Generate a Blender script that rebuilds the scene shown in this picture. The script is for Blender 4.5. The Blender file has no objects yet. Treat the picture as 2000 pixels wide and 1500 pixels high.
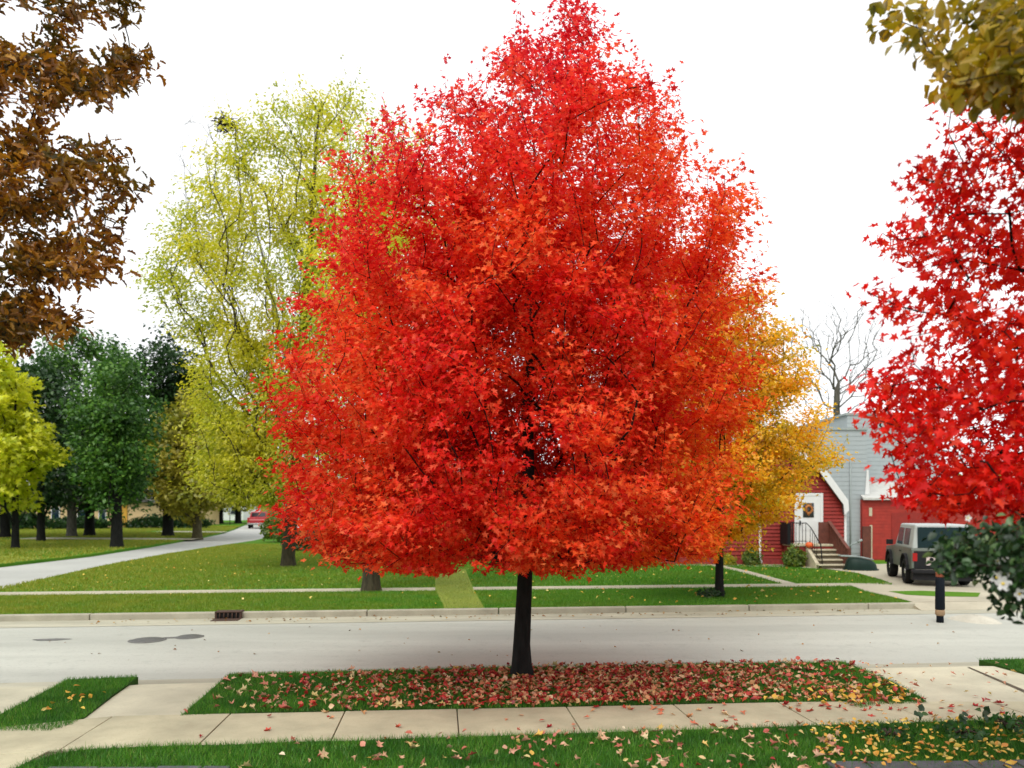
import bpy, bmesh, math, random
import numpy as np
from mathutils import Vector, Matrix

SC = bpy.context.scene
COL = SC.collection
RNG = np.random.default_rng(7)
random.seed(7)
R = math.radians
F, CX, HY, CAMZ = 1500.0, 1000.0, 988.0, 2.4      # focal length, centre column, horizon row (pixels of the photograph), eye height


def G(px, py, z=0.0):
    """ground point under a pixel of the photograph"""
    d = F * (CAMZ - z) / (py - HY)
    return ((px - CX) / F * d, d)


def P(px, py, d):
    return ((px - CX) / F * d, d, CAMZ - (py - HY) / F * d)


# ------------------------------------------------------------------ objects
def tag(o, label=None, cat=None, group=None, kind=None):
    if label: o['label'] = label
    if cat: o['category'] = cat
    if group: o['group'] = group
    if kind: o['kind'] = kind
    return o


def link(name, me, mat=None, parent=None):
    o = bpy.data.objects.new(name, me)
    COL.objects.link(o)
    if parent is not None: o.parent = parent
    if mat is not None: me.materials.append(mat)
    return o


def empty(name, loc=(0, 0, 0), rz=0.0):
    o = bpy.data.objects.new(name, None)
    o.empty_display_size = 0.2
    COL.objects.link(o)
    o.location = loc
    o.rotation_euler = (0, 0, rz)
    return o


def np_mesh(name, V, T, smooth=False):
    """triangle mesh from numpy arrays"""
    me = bpy.data.meshes.new(name)
    V = np.ascontiguousarray(V, dtype=np.float32); T = np.ascontiguousarray(T, dtype=np.int32)
    me.vertices.add(len(V)); me.vertices.foreach_set('co', V.ravel())
    me.loops.add(T.size); me.loops.foreach_set('vertex_index', T.ravel())
    me.polygons.add(len(T))
    me.polygons.foreach_set('loop_start', np.arange(0, T.size, 3, dtype=np.int32))
    if smooth: me.polygons.foreach_set('use_smooth', np.ones(len(T), dtype=bool))
    me.update(calc_edges=True)
    return me


class MB:
    def __init__(s): s.v = []; s.f = []; s.smooth = []

    def add(s, vs, fs, smooth=False):
        b = len(s.v); s.v += [tuple(map(float, p)) for p in vs]
        for f in fs: s.f.append([b + i for i in f]); s.smooth.append(smooth)
        return s

    def box(s, x0, y0, z0, x1, y1, z1):
        return s.add([(x0, y0, z0), (x1, y0, z0), (x1, y1, z0), (x0, y1, z0), (x0, y0, z1), (x1, y0, z1), (x1, y1, z1), (x0, y1, z1)],
                     [(0, 3, 2, 1), (4, 5, 6, 7), (0, 1, 5, 4), (1, 2, 6, 5), (2, 3, 7, 6), (3, 0, 4, 7)])

    def prism(s, poly, z0, z1):
        n = len(poly)
        return s.add([(p[0], p[1], z0) for p in poly] + [(p[0], p[1], z1) for p in poly],
                     [tuple(range(n - 1, -1, -1)), tuple(range(n, 2 * n))] + [(i, (i + 1) % n, n + (i + 1) % n, n + i) for i in range(n)])

    def extr(s, prof, y0, y1):
        """profile in x,z pushed along y"""
        n = len(prof)
        return s.add([(p[0], y0, p[1]) for p in prof] + [(p[0], y1, p[1]) for p in prof],
                     [tuple(range(n)), tuple(range(2 * n - 1, n - 1, -1))] + [(i, n + i, n + (i + 1) % n, (i + 1) % n) for i in range(n)])

    def quad(s, *p): return s.add(p, [tuple(range(len(p)))])

    def tube(s, pts, rad, n=8, cap=True):
        pts = [Vector(p) for p in pts]
        if not hasattr(rad, '__len__'): rad = [rad] * len(pts)
        vs = []; fs = []
        for i, p in enumerate(pts):
            t = (pts[min(i + 1, len(pts) - 1)] - pts[max(i - 1, 0)]).normalized()
            a = t.orthogonal().normalized() if i == 0 else (a - a.dot(t) * t).normalized()
            b = t.cross(a)
            for k in range(n):
                c = 2 * math.pi * k / n
                vs.append(p + (a * math.cos(c) + b * math.sin(c)) * rad[i])
        for i in range(len(pts) - 1):
            for k in range(n):
                fs.append((i * n + k, i * n + (k + 1) % n, (i + 1) * n + (k + 1) % n, (i + 1) * n + k))
        if cap:
            fs.append(tuple(range(n - 1, -1, -1))); fs.append(tuple(range(len(vs) - n, len(vs))))
        return s.add(vs, fs, True)

    def build(s, name, mat, parent=None, bevel=0.0, loc=None):
        me = bpy.data.meshes.new(name)
        me.from_pydata(s.v, [], s.f)
        bm = bmesh.new(); bm.from_mesh(me)
        bmesh.ops.recalc_face_normals(bm, faces=bm.faces)
        bm.to_mesh(me); bm.free()
        if any(s.smooth): me.polygons.foreach_set('use_smooth', s.smooth)
        me.update()
        o = link(name, me, mat, parent)
        if loc: o.location = loc
        if bevel:
            m = o.modifiers.new('Bevel', 'BEVEL'); m.width = bevel; m.segments = 2; m.limit_method = 'ANGLE'; m.angle_limit = R(35)
        return o


# ---------------------------------------------------------------- materials
def new_mat(name):
    m = bpy.data.materials.new(name); m.use_nodes = True
    nt = m.node_tree
    for n in list(nt.nodes): nt.nodes.remove(n)
    out = nt.nodes.new('ShaderNodeOutputMaterial')
    return m, nt, out


def ramp(nt, stops, fac=None, interp='LINEAR'):
    n = nt.nodes.new('ShaderNodeValToRGB'); cr = n.color_ramp; cr.interpolation = interp
    while len(cr.elements) < len(stops): cr.elements.new(0.5)
    for e, (p, c) in zip(cr.elements, stops): e.position = p; e.color = (*c, 1)
    if fac is not None: nt.links.new(fac, n.inputs['Fac'])
    return n.outputs['Color']


def noise(nt, scale, detail=4, rough=0.55, coord='Object', stretch=None):
    tc = nt.nodes.new('ShaderNodeTexCoord'); src = tc.outputs[coord]
    if stretch:
        mp = nt.nodes.new('ShaderNodeMapping'); mp.inputs['Scale'].default_value = stretch
        nt.links.new(src, mp.inputs['Vector']); src = mp.outputs['Vector']
    n = nt.nodes.new('ShaderNodeTexNoise')
    n.inputs['Scale'].default_value = scale; n.inputs['Detail'].default_value = detail; n.inputs['Roughness'].default_value = rough
    nt.links.new(src, n.inputs['Vector'])
    return n.outputs['Fac']


def mix(nt, a, b, fac, mode='MIX'):
    n = nt.nodes.new('ShaderNodeMix'); n.data_type = 'RGBA'; n.blend_type = mode
    for sock, v in ((n.inputs['Factor'], fac), (n.inputs['A'], a), (n.inputs['B'], b)):
        if hasattr(v, 'links'): nt.links.new(v, sock)
        else: sock.default_value = v if isinstance(v, (int, float)) else (*v, 1)
    return n.outputs['Result']


def math_n(nt, op, a, b=0.0, clamp=False):
    n = nt.nodes.new('ShaderNodeMath'); n.operation = op; n.use_clamp = clamp
    for i, v in enumerate((a, b)):
        if hasattr(v, 'links'): nt.links.new(v, n.inputs[i])
        else: n.inputs[i].default_value = v
    return n.outputs[0]


def surface(nt, out, col, rough=0.8, bump=None, bump_d=0.01, metallic=0.0, spec=0.3):
    b = nt.nodes.new('ShaderNodeBsdfPrincipled')
    if hasattr(col, 'links'): nt.links.new(col, b.inputs['Base Color'])
    else: b.inputs['Base Color'].default_value = (*col, 1)
    b.inputs['Roughness'].default_value = rough; b.inputs['Metallic'].default_value = metallic
    b.inputs['Specular IOR Level'].default_value = spec
    if bump is not None:
        n = nt.nodes.new('ShaderNodeBump'); n.inputs['Strength'].default_value = 0.6; n.inputs['Distance'].default_value = bump_d
        nt.links.new(bump, n.inputs['Height']); nt.links.new(n.outputs['Normal'], b.inputs['Normal'])
    nt.links.new(b.outputs[0], out.inputs['Surface'])
    return b


def plain(name, c, rough=0.6, var=0.25, scale=6, metallic=0.0, spec=0.4, bump_d=0.003):
    m, nt, out = new_mat(name)
    f = noise(nt, scale, 5)
    col = ramp(nt, [(0.25, [x * (1 - var) for x in c]), (0.75, [min(1, x * (1 + var)) for x in c])], f)
    surface(nt, out, col, rough, f if bump_d else None, bump_d, metallic, spec)
    return m


def glass_mat(name, c, rough=0.06):
    m, nt, out = new_mat(name); surface(nt, out, c, rough, spec=0.9); return m


def leaf_mat(name, stops, patch=None, patch_scale=0.9, transl=0.4, grad=None, gloss=0.04, grad2=None):
    """leaf colours: one shade per leaf, a second colour in patches of the crown, and optionally a third towards one side of the tree"""
    m, nt, out = new_mat(name)
    geo = nt.nodes.new('ShaderNodeNewGeometry')
    rnd = geo.outputs['Random Per Island']
    col = ramp(nt, stops, rnd)
    if patch:
        nz = noise(nt, patch_scale, 3, 0.6)
        f = ramp(nt, [(0.45, (0, 0, 0)), (0.60, (1, 1, 1))], nz)
        pc = ramp(nt, patch, rnd)
        col = mix(nt, col, pc, f)
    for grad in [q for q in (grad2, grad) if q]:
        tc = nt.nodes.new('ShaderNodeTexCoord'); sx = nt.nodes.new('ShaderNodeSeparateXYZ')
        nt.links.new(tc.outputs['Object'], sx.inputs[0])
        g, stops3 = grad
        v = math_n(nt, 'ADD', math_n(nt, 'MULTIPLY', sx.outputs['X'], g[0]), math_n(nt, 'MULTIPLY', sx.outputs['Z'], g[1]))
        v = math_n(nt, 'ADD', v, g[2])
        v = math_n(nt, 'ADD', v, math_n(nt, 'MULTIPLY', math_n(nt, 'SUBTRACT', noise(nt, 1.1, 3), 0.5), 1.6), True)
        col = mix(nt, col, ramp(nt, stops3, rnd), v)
    d = nt.nodes.new('ShaderNodeBsdfDiffuse'); t = nt.nodes.new('ShaderNodeBsdfTranslucent')
    g = nt.nodes.new('ShaderNodeBsdfGlossy'); g.inputs['Roughness'].default_value = 0.45
    nt.links.new(col, d.inputs['Color']); nt.links.new(col, t.inputs['Color'])
    m1 = nt.nodes.new('ShaderNodeMixShader'); m1.inputs[0].default_value = transl
    nt.links.new(d.outputs[0], m1.inputs[1]); nt.links.new(t.outputs[0], m1.inputs[2])
    m2 = nt.nodes.new('ShaderNodeMixShader'); m2.inputs[0].default_value = gloss
    nt.links.new(m1.outputs[0], m2.inputs[1]); nt.links.new(g.outputs[0], m2.inputs[2])
    nt.links.new(m2.outputs[0], out.inputs['Surface'])
    return m


def bark_mat(name, c):
    m, nt, out = new_mat(name)
    f = noise(nt, 9, 6, 0.65, stretch=(1.6, 1.6, 0.35))
    col = ramp(nt, [(0.3, [x * 0.5 for x in c]), (0.7, [x * 1.5 for x in c])], f)
    surface(nt, out, col, 0.9, f, 0.03, spec=0.15)
    return m


def ground_mat(name, a, b, c, s1=0.35, s2=14, bump_d=0.02, rough=0.95):
    m, nt, out = new_mat(name)
    f1 = noise(nt, s1, 4, 0.6); f2 = noise(nt, s2, 5, 0.7)
    col = mix(nt, a, b, ramp(nt, [(0.4, (0, 0, 0)), (0.62, (1, 1, 1))], f1))
    col = mix(nt, col, c, ramp(nt, [(0.52, (0, 0, 0)), (0.75, (1, 1, 1))], f2))
    surface(nt, out, col, rough, f2, bump_d, spec=0.1)
    return m


def paving_mat(name, c, var=0.12, speck=0.5, s1=0.5, fine=60, streak=None):
    m, nt, out = new_mat(name)
    f1 = noise(nt, s1, 5, 0.6, stretch=streak); f2 = noise(nt, fine, 4, 0.8); f3 = noise(nt, 3.3, 6, 0.7)
    col = ramp(nt, [(0.3, [x * (1 - var) for x in c]), (0.7, [x * (1 + var) for x in c])], f1)
    col = mix(nt, col, [x * speck for x in c], ramp(nt, [(0.56, (0, 0, 0)), (0.78, (1, 1, 1))], f2))
    col = mix(nt, col, [x * 0.72 for x in c], ramp(nt, [(0.55, (0, 0, 0)), (0.8, (.7, .7, .7))], f3))
    surface(nt, out, col, 0.9, f2, 0.004, spec=0.2)
    return m


M = {}
M['asphalt'] = paving_mat('asphalt', (0.42, 0.428, 0.375), 0.16, 0.62, 0.25, 22, (0.3, 2.2, 1))
M['side_asphalt'] = paving_mat('side_asphalt', (0.40, 0.405, 0.375), 0.1, 0.66, 0.3, 30)
M['gutter'] = paving_mat('gutter_concrete', (0.40, 0.385, 0.295), 0.2, 0.6, 0.9, 40, (0.4, 3, 1))
M['concrete'] = paving_mat('concrete', (0.45, 0.42, 0.285), 0.2, 0.66, 1.3, 38)
M['apron'] = paving_mat('apron_concrete', (0.52, 0.495, 0.365), 0.16, 0.66, 1.1, 38)
M['kerb'] = paving_mat('kerb_concrete', (0.36, 0.34, 0.26), 0.18, 0.6, 1.5, 40)
M['drive'] = paving_mat('drive_concrete', (0.42, 0.385, 0.29), 0.15, 0.6, 0.6, 25)
M['seam'] = plain('seam_dirt', (0.10, 0.08, 0.05), 0.95)
M['patch'] = plain('tar_patch', (0.13, 0.13, 0.12), 0.8, 0.3, 12)
M['soil_lawn'] = ground_mat('lawn_near', (0.022, 0.06, 0.010), (0.030, 0.085, 0.012), (0.03, 0.03, 0.012), 0.8, 25)
M['lawn_far'] = ground_mat('lawn_far', (0.055, 0.18, 0.012), (0.10, 0.21, 0.014), (0.05, 0.13, 0.01), 0.22, 9, 0.05)
M['earth'] = ground_mat('earth', (0.06, 0.10, 0.02), (0.09, 0.11, 0.03), (0.05, 0.06, 0.02), 0.05, 3, 0.05)
M['dry_path'] = ground_mat('dry_grass_path', (0.20, 0.25, 0.035), (0.16, 0.22, 0.03), (0.30, 0.28, 0.08), 0.9, 14, 0.03)
M['bark_dark'] = bark_mat('bark_dark', (0.013, 0.013, 0.012))
M['bark_locust'] = bark_mat('bark_locust', (0.050, 0.044, 0.026))
M['bark_brown'] = bark_mat('bark_brown', (0.05, 0.04, 0.028))
M['bark_grey'] = bark_mat('bark_grey', (0.09, 0.085, 0.07))
M['bark_olive'] = bark_mat('bark_olive', (0.085, 0.075, 0.04))
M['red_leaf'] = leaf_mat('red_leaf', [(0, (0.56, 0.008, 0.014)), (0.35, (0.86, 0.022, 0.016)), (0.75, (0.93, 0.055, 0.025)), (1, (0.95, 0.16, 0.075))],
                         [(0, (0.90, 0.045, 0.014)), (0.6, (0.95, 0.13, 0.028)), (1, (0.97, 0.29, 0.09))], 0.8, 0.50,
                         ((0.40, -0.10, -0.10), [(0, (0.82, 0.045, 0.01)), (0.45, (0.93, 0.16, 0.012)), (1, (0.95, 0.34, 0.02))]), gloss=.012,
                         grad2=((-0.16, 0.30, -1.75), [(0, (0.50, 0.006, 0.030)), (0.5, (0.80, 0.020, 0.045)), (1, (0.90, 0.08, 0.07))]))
M['crimson_leaf'] = leaf_mat('crimson_leaf', [(0, (0.50, 0.005, 0.007)), (0.4, (0.82, 0.009, 0.008)), (0.8, (0.90, 0.018, 0.010)), (1, (0.93, 0.09, 0.03))],
                             [(0, (0.84, 0.014, 0.006)), (1, (0.92, 0.06, 0.012))], 1.2, 0.48, gloss=.015)
M['gold_leaf'] = leaf_mat('gold_leaf', [(0, (0.84, 0.34, 0.008)), (0.5, (0.95, 0.52, 0.012)), (1, (0.96, 0.66, 0.03))],
                          [(0, (0.20, 0.24, 0.010)), (0.5, (0.60, 0.50, 0.014)), (1, (0.90, 0.62, 0.03))], 0.7, 0.55,
                          ((-0.28, 0.14, -0.55), [(0, (0.85, 0.16, 0.008)), (1, (0.90, 0.34, 0.012))]))
M['brown_leaf'] = leaf_mat('brown_leaf', [(0, (0.10, 0.034, 0.003)), (0.4, (0.28, 0.10, 0.005)), (0.75, (0.46, 0.19, 0.008)), (1, (0.60, 0.30, 0.02))],
                           [(0, (0.05, 0.045, 0.005)), (1, (0.22, 0.13, 0.008))], 1.0, 0.42, gloss=0.04)
M['olive_leaf'] = leaf_mat('olive_leaf', [(0, (0.16, 0.11, 0.004)), (0.4, (0.42, 0.28, 0.007)), (0.75, (0.58, 0.37, 0.010)), (1, (0.62, 0.40, 0.04))],
                           [(0, (0.10, 0.11, 0.006)), (1, (0.34, 0.28, 0.010))], 1.5, 0.45, gloss=0.05)
M['lime_leaf'] = leaf_mat('lime_leaf', [(0, (0.50, 0.48, 0.014)), (0.5, (0.80, 0.72, 0.028)), (1, (0.88, 0.80, 0.08))],
                          [(0, (0.28, 0.36, 0.014)), (1, (0.56, 0.58, 0.025))], 0.30, 0.55,
                          ((0.0, -0.13, 1.0), [(0, (0.20, 0.24, 0.012)), (0.5, (0.42, 0.42, 0.02)), (1, (0.60, 0.54, 0.05))]))
M['lime_bright'] = leaf_mat('lime_bright', [(0, (0.56, 0.58, 0.014)), (0.5, (0.78, 0.78, 0.025)), (1, (0.88, 0.84, 0.07))],
                            [(0, (0.38, 0.48, 0.014)), (1, (0.66, 0.68, 0.02))], 0.5, 0.45)
M['olive_far'] = leaf_mat('olive_far', [(0, (0.22, 0.20, 0.02)), (0.5, (0.40, 0.35, 0.03)), (1, (0.52, 0.43, 0.06))],
                          [(0, (0.20, 0.23, 0.018)), (1, (0.36, 0.36, 0.025))], 0.25, 0.4)
M['green_leaf'] = leaf_mat('green_leaf', [(0, (0.034, 0.105, 0.014)), (0.6, (0.085, 0.215, 0.024)), (1, (0.18, 0.34, 0.04))],
                           [(0, (0.016, 0.060, 0.012)), (1, (0.045, 0.125, 0.02))], 0.3, 0.3)
M['dark_leaf'] = leaf_mat('dark_leaf', [(0, (0.010, 0.034, 0.009)), (0.7, (0.024, 0.070, 0.014)), (1, (0.06, 0.13, 0.025))], transl=0.25)
M['shrub_leaf'] = leaf_mat('shrub_leaf', [(0, (0.010, 0.030, 0.010)), (0.6, (0.022, 0.065, 0.016)), (0.88, (0.05, 0.13, 0.03)), (1, (0.16, 0.24, 0.08))], transl=0.3, gloss=0.05)
M['bush_dark'] = leaf_mat('bush_dark', [(0, (0.015, 0.06, 0.012)), (0.6, (0.035, 0.13, 0.02)), (1, (0.08, 0.20, 0.03))])
M['bush_leaf'] = leaf_mat('bush_leaf', [(0, (0.06, 0.13, 0.014)), (0.6, (0.14, 0.22, 0.02)), (1, (0.26, 0.30, 0.04))])
M['grass_near'] = leaf_mat('grass_near', [(0, (0.040, 0.17, 0.012)), (0.6, (0.085, 0.28, 0.018)), (0.90, (0.14, 0.34, 0.03)), (1, (0.32, 0.38, 0.08))],
                           [(0, (0.024, 0.12, 0.010)), (1, (0.06, 0.215, 0.014))], 1.3, 0.3, gloss=0.03)
M['grass_far'] = leaf_mat('grass_far', [(0, (0.045, 0.18, 0.010)), (0.6, (0.085, 0.26, 0.014)), (1, (0.15, 0.34, 0.02))],
                          [(0, (0.08, 0.20, 0.012)), (1, (0.16, 0.28, 0.022))], 0.16, 0.3,
                          ((-0.06, 0.0, 0.05), [(0, (0.20, 0.24, 0.014)), (1, (0.34, 0.34, 0.035))]), gloss=0.03)
M['fallen_pink'] = leaf_mat('fallen_pink', [(0, (0.20, 0.010, 0.014)), (0.25, (0.46, 0.022, 0.022)), (0.5, (0.56, 0.09, 0.05)), (0.7, (0.64, 0.28, 0.14)), (0.88, (0.66, 0.42, 0.18)), (1, (0.70, 0.52, 0.34))], transl=0.1)
M['fallen_tan'] = leaf_mat('fallen_tan', [(0, (0.35, 0.04, 0.03)), (0.25, (0.56, 0.22, 0.14)), (0.6, (0.66, 0.42, 0.26)), (0.82, (0.60, 0.50, 0.22)), (0.9, (0.66, 0.42, 0.08)), (1, (0.72, 0.62, 0.45))], transl=0.1)
M['fallen_yellow'] = leaf_mat('fallen_yellow', [(0, (0.60, 0.22, 0.05)), (0.3, (0.72, 0.40, 0.05)), (0.7, (0.76, 0.54, 0.08)), (1, (0.80, 0.66, 0.26))], transl=0.1)
M['petal'] = plain('white_petal', (0.70, 0.68, 0.67), 0.6, 0.05)
M['stamen'] = plain('yellow_stamen', (0.75, 0.55, 0.08), 0.7)
M['red_board'] = plain('red_clapboard', (0.25, 0.018, 0.012), 0.65, 0.18, 5)
M['red_barn'] = plain('red_barn_board', (0.32, 0.024, 0.014), 0.65, 0.22, 4)
M['white_paint'] = plain('white_paint', (0.66, 0.67, 0.66), 0.5, 0.05)
M['white_roof'] = plain('pale_shingle', (0.50, 0.50, 0.47), 0.8, 0.15, 7)
M['grey_siding'] = plain('grey_siding', (0.335, 0.375, 0.385), 0.7, 0.06, 3)
M['grey_trim'] = plain('grey_trim', (0.30, 0.34, 0.33), 0.7, 0.1)
M['shingle'] = plain('dark_shingle', (0.09, 0.085, 0.08), 0.9, 0.3, 12)
M['brick'] = plain('red_brick', (0.25, 0.035, 0.03), 0.8, 0.3, 9)
M['step_stone'] = plain('step_stone', (0.50, 0.45, 0.32), 0.85, 0.2, 7)
M['iron'] = plain('black_iron', (0.012, 0.013, 0.014), 0.5, 0.2, spec=.12)
M['rail_wood'] = plain('brown_rail', (0.12, 0.035, 0.022), 0.7, 0.3)
M['pumpkin'] = plain('pumpkin_skin', (0.75, 0.13, 0.03), 0.5, 0.15)
M['wreath'] = plain('wreath_twig', (0.42, 0.16, 0.04), 0.8, 0.4, 20)
M['dark_glass'] = glass_mat('dark_glass', (0.012, 0.012, 0.014))
M['blue_glass'] = glass_mat('blue_glass', (0.008, 0.022, 0.035))
M['pale_glass'] = glass_mat('pale_glass', (0.25, 0.34, 0.36), 0.12)
M['side_glass'] = glass_mat('side_glass', (0.06, 0.10, 0.115), 0.08)
M['sage'] = plain('sage_car_paint', (0.13, 0.15, 0.125), 0.35, 0.08, 3, 0.2, 0.6, 0)
M['hardtop'] = plain('hardtop_shell', (0.40, 0.435, 0.425), 0.4, 0.05, 3, 0, 0.5, 0)
M['rubber'] = plain('rubber', (0.012, 0.012, 0.012), 0.85, 0.2, spec=.12)
M['chrome'] = plain('worn_chrome', (0.55, 0.56, 0.56), 0.25, 0.1, 5, 0.9, 0.5, 0)
M['plate'] = plain('pale_plate', (0.62, 0.52, 0.50), 0.5, 0.06)
M['lamp_red'] = plain('red_lamp_glass', (0.35, 0.01, 0.01), 0.2, 0.1)
M['truck_red'] = plain('red_car_paint', (0.38, 0.022, 0.03), 0.3, 0.08, 3, 0.1, 0.6, 0)
M['truck_pink'] = plain('faded_red_paint', (0.62, 0.20, 0.20), 0.35, 0.05, 3, 0.1, 0.6, 0)
M['black_plastic'] = plain('black_plastic', (0.018, 0.018, 0.02), 0.6, 0.2, spec=.12)
M['green_tub'] = plain('dark_green_paint', (0.008, 0.024, 0.018), 0.5, 0.2, spec=.2)
M['grey_steel'] = plain('grey_steel', (0.28, 0.33, 0.32), 0.5, 0.15)
M['post_black'] = plain('navy_black_paint', (0.006, 0.009, 0.014), 0.65, 0.2, spec=.12)
M['copper'] = plain('copper_band', (0.32, 0.08, 0.04), 0.5, 0.2)
M['tan_band'] = plain('tan_band', (0.30, 0.20, 0.11), 0.7, 0.2)
M['tan_wall'] = plain('tan_wall', (0.58, 0.42, 0.22), 0.8, 0.1, 2)
M['gold_wall'] = plain('gold_wall', (0.55, 0.30, 0.04), 0.8, 0.1, 2)
M['iron_lid'] = plain('iron_lid', (0.09, 0.09, 0.085), 0.6, 0.3, 15)
M['painted_hole_shade'] = plain('painted_hole_shade', (0.008, 0.007, 0.006), 0.95, 0.1)  # near-black colour painted in for the shade inside the drain
M['rust'] = plain('rusty_iron', (0.06, 0.032, 0.02), 0.8, 0.4, 10)
M['mound'] = paving_mat('mound_gravel', (0.48, 0.46, 0.38), 0.2, 0.5, 1.5, 30)
M['slate'] = plain('slate_edging', (0.085, 0.085, 0.10), 0.8, 0.35, 6)
M['nest'] = plain('nest_twigs', (0.03, 0.02, 0.012), 0.95, 0.4, 20)

# ------------------------------------------------------------ leaf templates
def T_maple(cup=1.0):
    half = [(.16, -.10), (.46, -.02), (.24, .20), (.58, .52), (.20, .50)]
    o = [(0, 0)] + half + [(0, 1.0)] + [(-x, y) for x, y in reversed(half)]
    v = [(x, y, cup * (0.10 * abs(x) - 0.12 * max(0, y - .45))) for x, y in o] + [(0, .3, -.03 * cup)]
    n = len(o)
    return np.array(v), np.array([(n, i, (i + 1) % n) for i in range(n)])


def T_oak():
    half = [(.10, .05), (.20, .22), (.13, .34), (.27, .52), (.16, .62), (.20, .82)]
    o = [(0, 0)] + half + [(0, 1.0)] + [(-x, y) for x, y in reversed(half)]
    v = [(x, y, 0.5 * abs(x) - 0.2 * (y - .3) ** 2) for x, y in o] + [(0, .5, -.02)]
    n = len(o)
    return np.array(v), np.array([(n, i, (i + 1) % n) for i in range(n)])


def T_oval(w=.32):
    v = [(0, 0, 0), (w, .35, .10), (w * .8, .7, .06), (0, 1, -.05), (-w * .8, .7, .06), (-w, .35, .10)]
    return np.array(v), np.array([(0, 1, 2), (0, 2, 3), (0, 3, 4), (0, 4, 5)])


def T_diamond(w=.32, fold=.12):
    v = [(0, 0, 0), (w, .45, fold), (0, 1, -.04), (-w, .45, fold)]
    return np.array(v), np.array([(0, 1, 2), (0, 2, 3)])


def T_pinnate(n=4):
    """a feather of small leaflets joined along one thin stalk"""
    v = [(-.012, 0, 0), (.012, 0, 0), (0, 1, -.08)]; f = [(0, 1, 2)]
    for k in range(n):
        y = .18 + .72 * k / (n - 1)
        for s in (-1, 1):
            b = len(v)
            v += [(0, y - .05, 0), (s * .26, y + .02, .05), (s * .14, y + .16, .02)]
            f.append((b, b + 1, b + 2) if s > 0 else (b, b + 2, b + 1))
    return np.array(v), np.array(f)


def nrm(a): return a / np.maximum(np.linalg.norm(a, axis=-1, keepdims=True), 1e-9)


def leaf_mesh(name, pos, tip, nor, size, tmpl):
    tv, tf = tmpl
    tip = nrm(tip); side = nrm(np.cross(tip, nor)); w = np.cross(side, tip)
    s = size[:, None, None]; n, k = len(pos), len(tv)
    rg = np.random.default_rng(n)
    sx = rg.uniform(.55, 1.05, n)[:, None, None]; cz = rg.uniform(.3, 2.6, n)[:, None, None]; sk = rg.normal(0, .16, n)[:, None, None]
    V = pos[:, None, :] + s * ((tv[None, :, 0:1] * sx + sk * tv[None, :, 1:2] ** 2) * side[:, None] + tv[None, :, 1:2] * tip[:, None] + tv[None, :, 2:3] * cz * w[:, None])
    T = (tf[None] + (np.arange(n) * k)[:, None, None]).reshape(-1, 3)
    return np_mesh(name, V.reshape(-1, 3), T)


# -------------------------------------------------------------- tree skeleton
def grow(trunk, targets, bal=0.25, rise=0.55, step=0.25, jit=0.04, rng=RNG, tw=0.8, first=.10):
    """joins every target to the growing branch work by the cheapest path; returns nodes and parents"""
    pos = [np.array(p, float) for p in trunk]; par = [-1] + list(range(len(trunk) - 1))
    pl = [0.0]
    for i in range(1, len(trunk)): pl.append(pl[-1] + tw * np.linalg.norm(pos[i] - pos[i - 1]))
    cap = 200000
    A = np.zeros((cap, 3)); L = np.zeros(cap); n = len(pos)
    A[:n] = pos; L[:n] = pl
    base = np.array(trunk[len(trunk) // 3])
    order = np.argsort(np.linalg.norm(targets - base, axis=1) + rng.uniform(0, .3, len(targets)))
    ends = np.zeros(len(targets), int)
    lo = 1
    zmin = trunk[0][2] + first * (trunk[-1][2] - trunk[0][2])
    for ti in order:
        t = targets[ti]
        d = t - A[:n]; dist = np.sqrt((d * d).sum(1)); dh = np.sqrt(d[:, 0] ** 2 + d[:, 1] ** 2)
        cost = dist + bal * L[:n] + 0.9 * np.maximum(0, rise * dh - d[:, 2]) + 50 * (A[:n, 2] < zmin)
        j = int(np.argmin(cost)); D = dist[j]
        k = max(1, int(round(D / step)))
        a = A[j].copy()
        bow = rng.normal(0, .04, 3) * D; bow[2] += -0.06 * D if rise < .3 else 0.05 * D
        prev = j
        for q in range(1, k + 1):
            u = q / k
            p = a + (t - a) * u + bow * math.sin(math.pi * u) + (rng.normal(0, jit, 3) * min(1, D) if q < k else 0)
            A[n] = p; L[n] = L[prev] + np.linalg.norm(p - A[prev]); par.append(prev); prev = n; n += 1
        ends[ti] = prev
    return A[:n].copy(), np.array(par), ends


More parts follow.
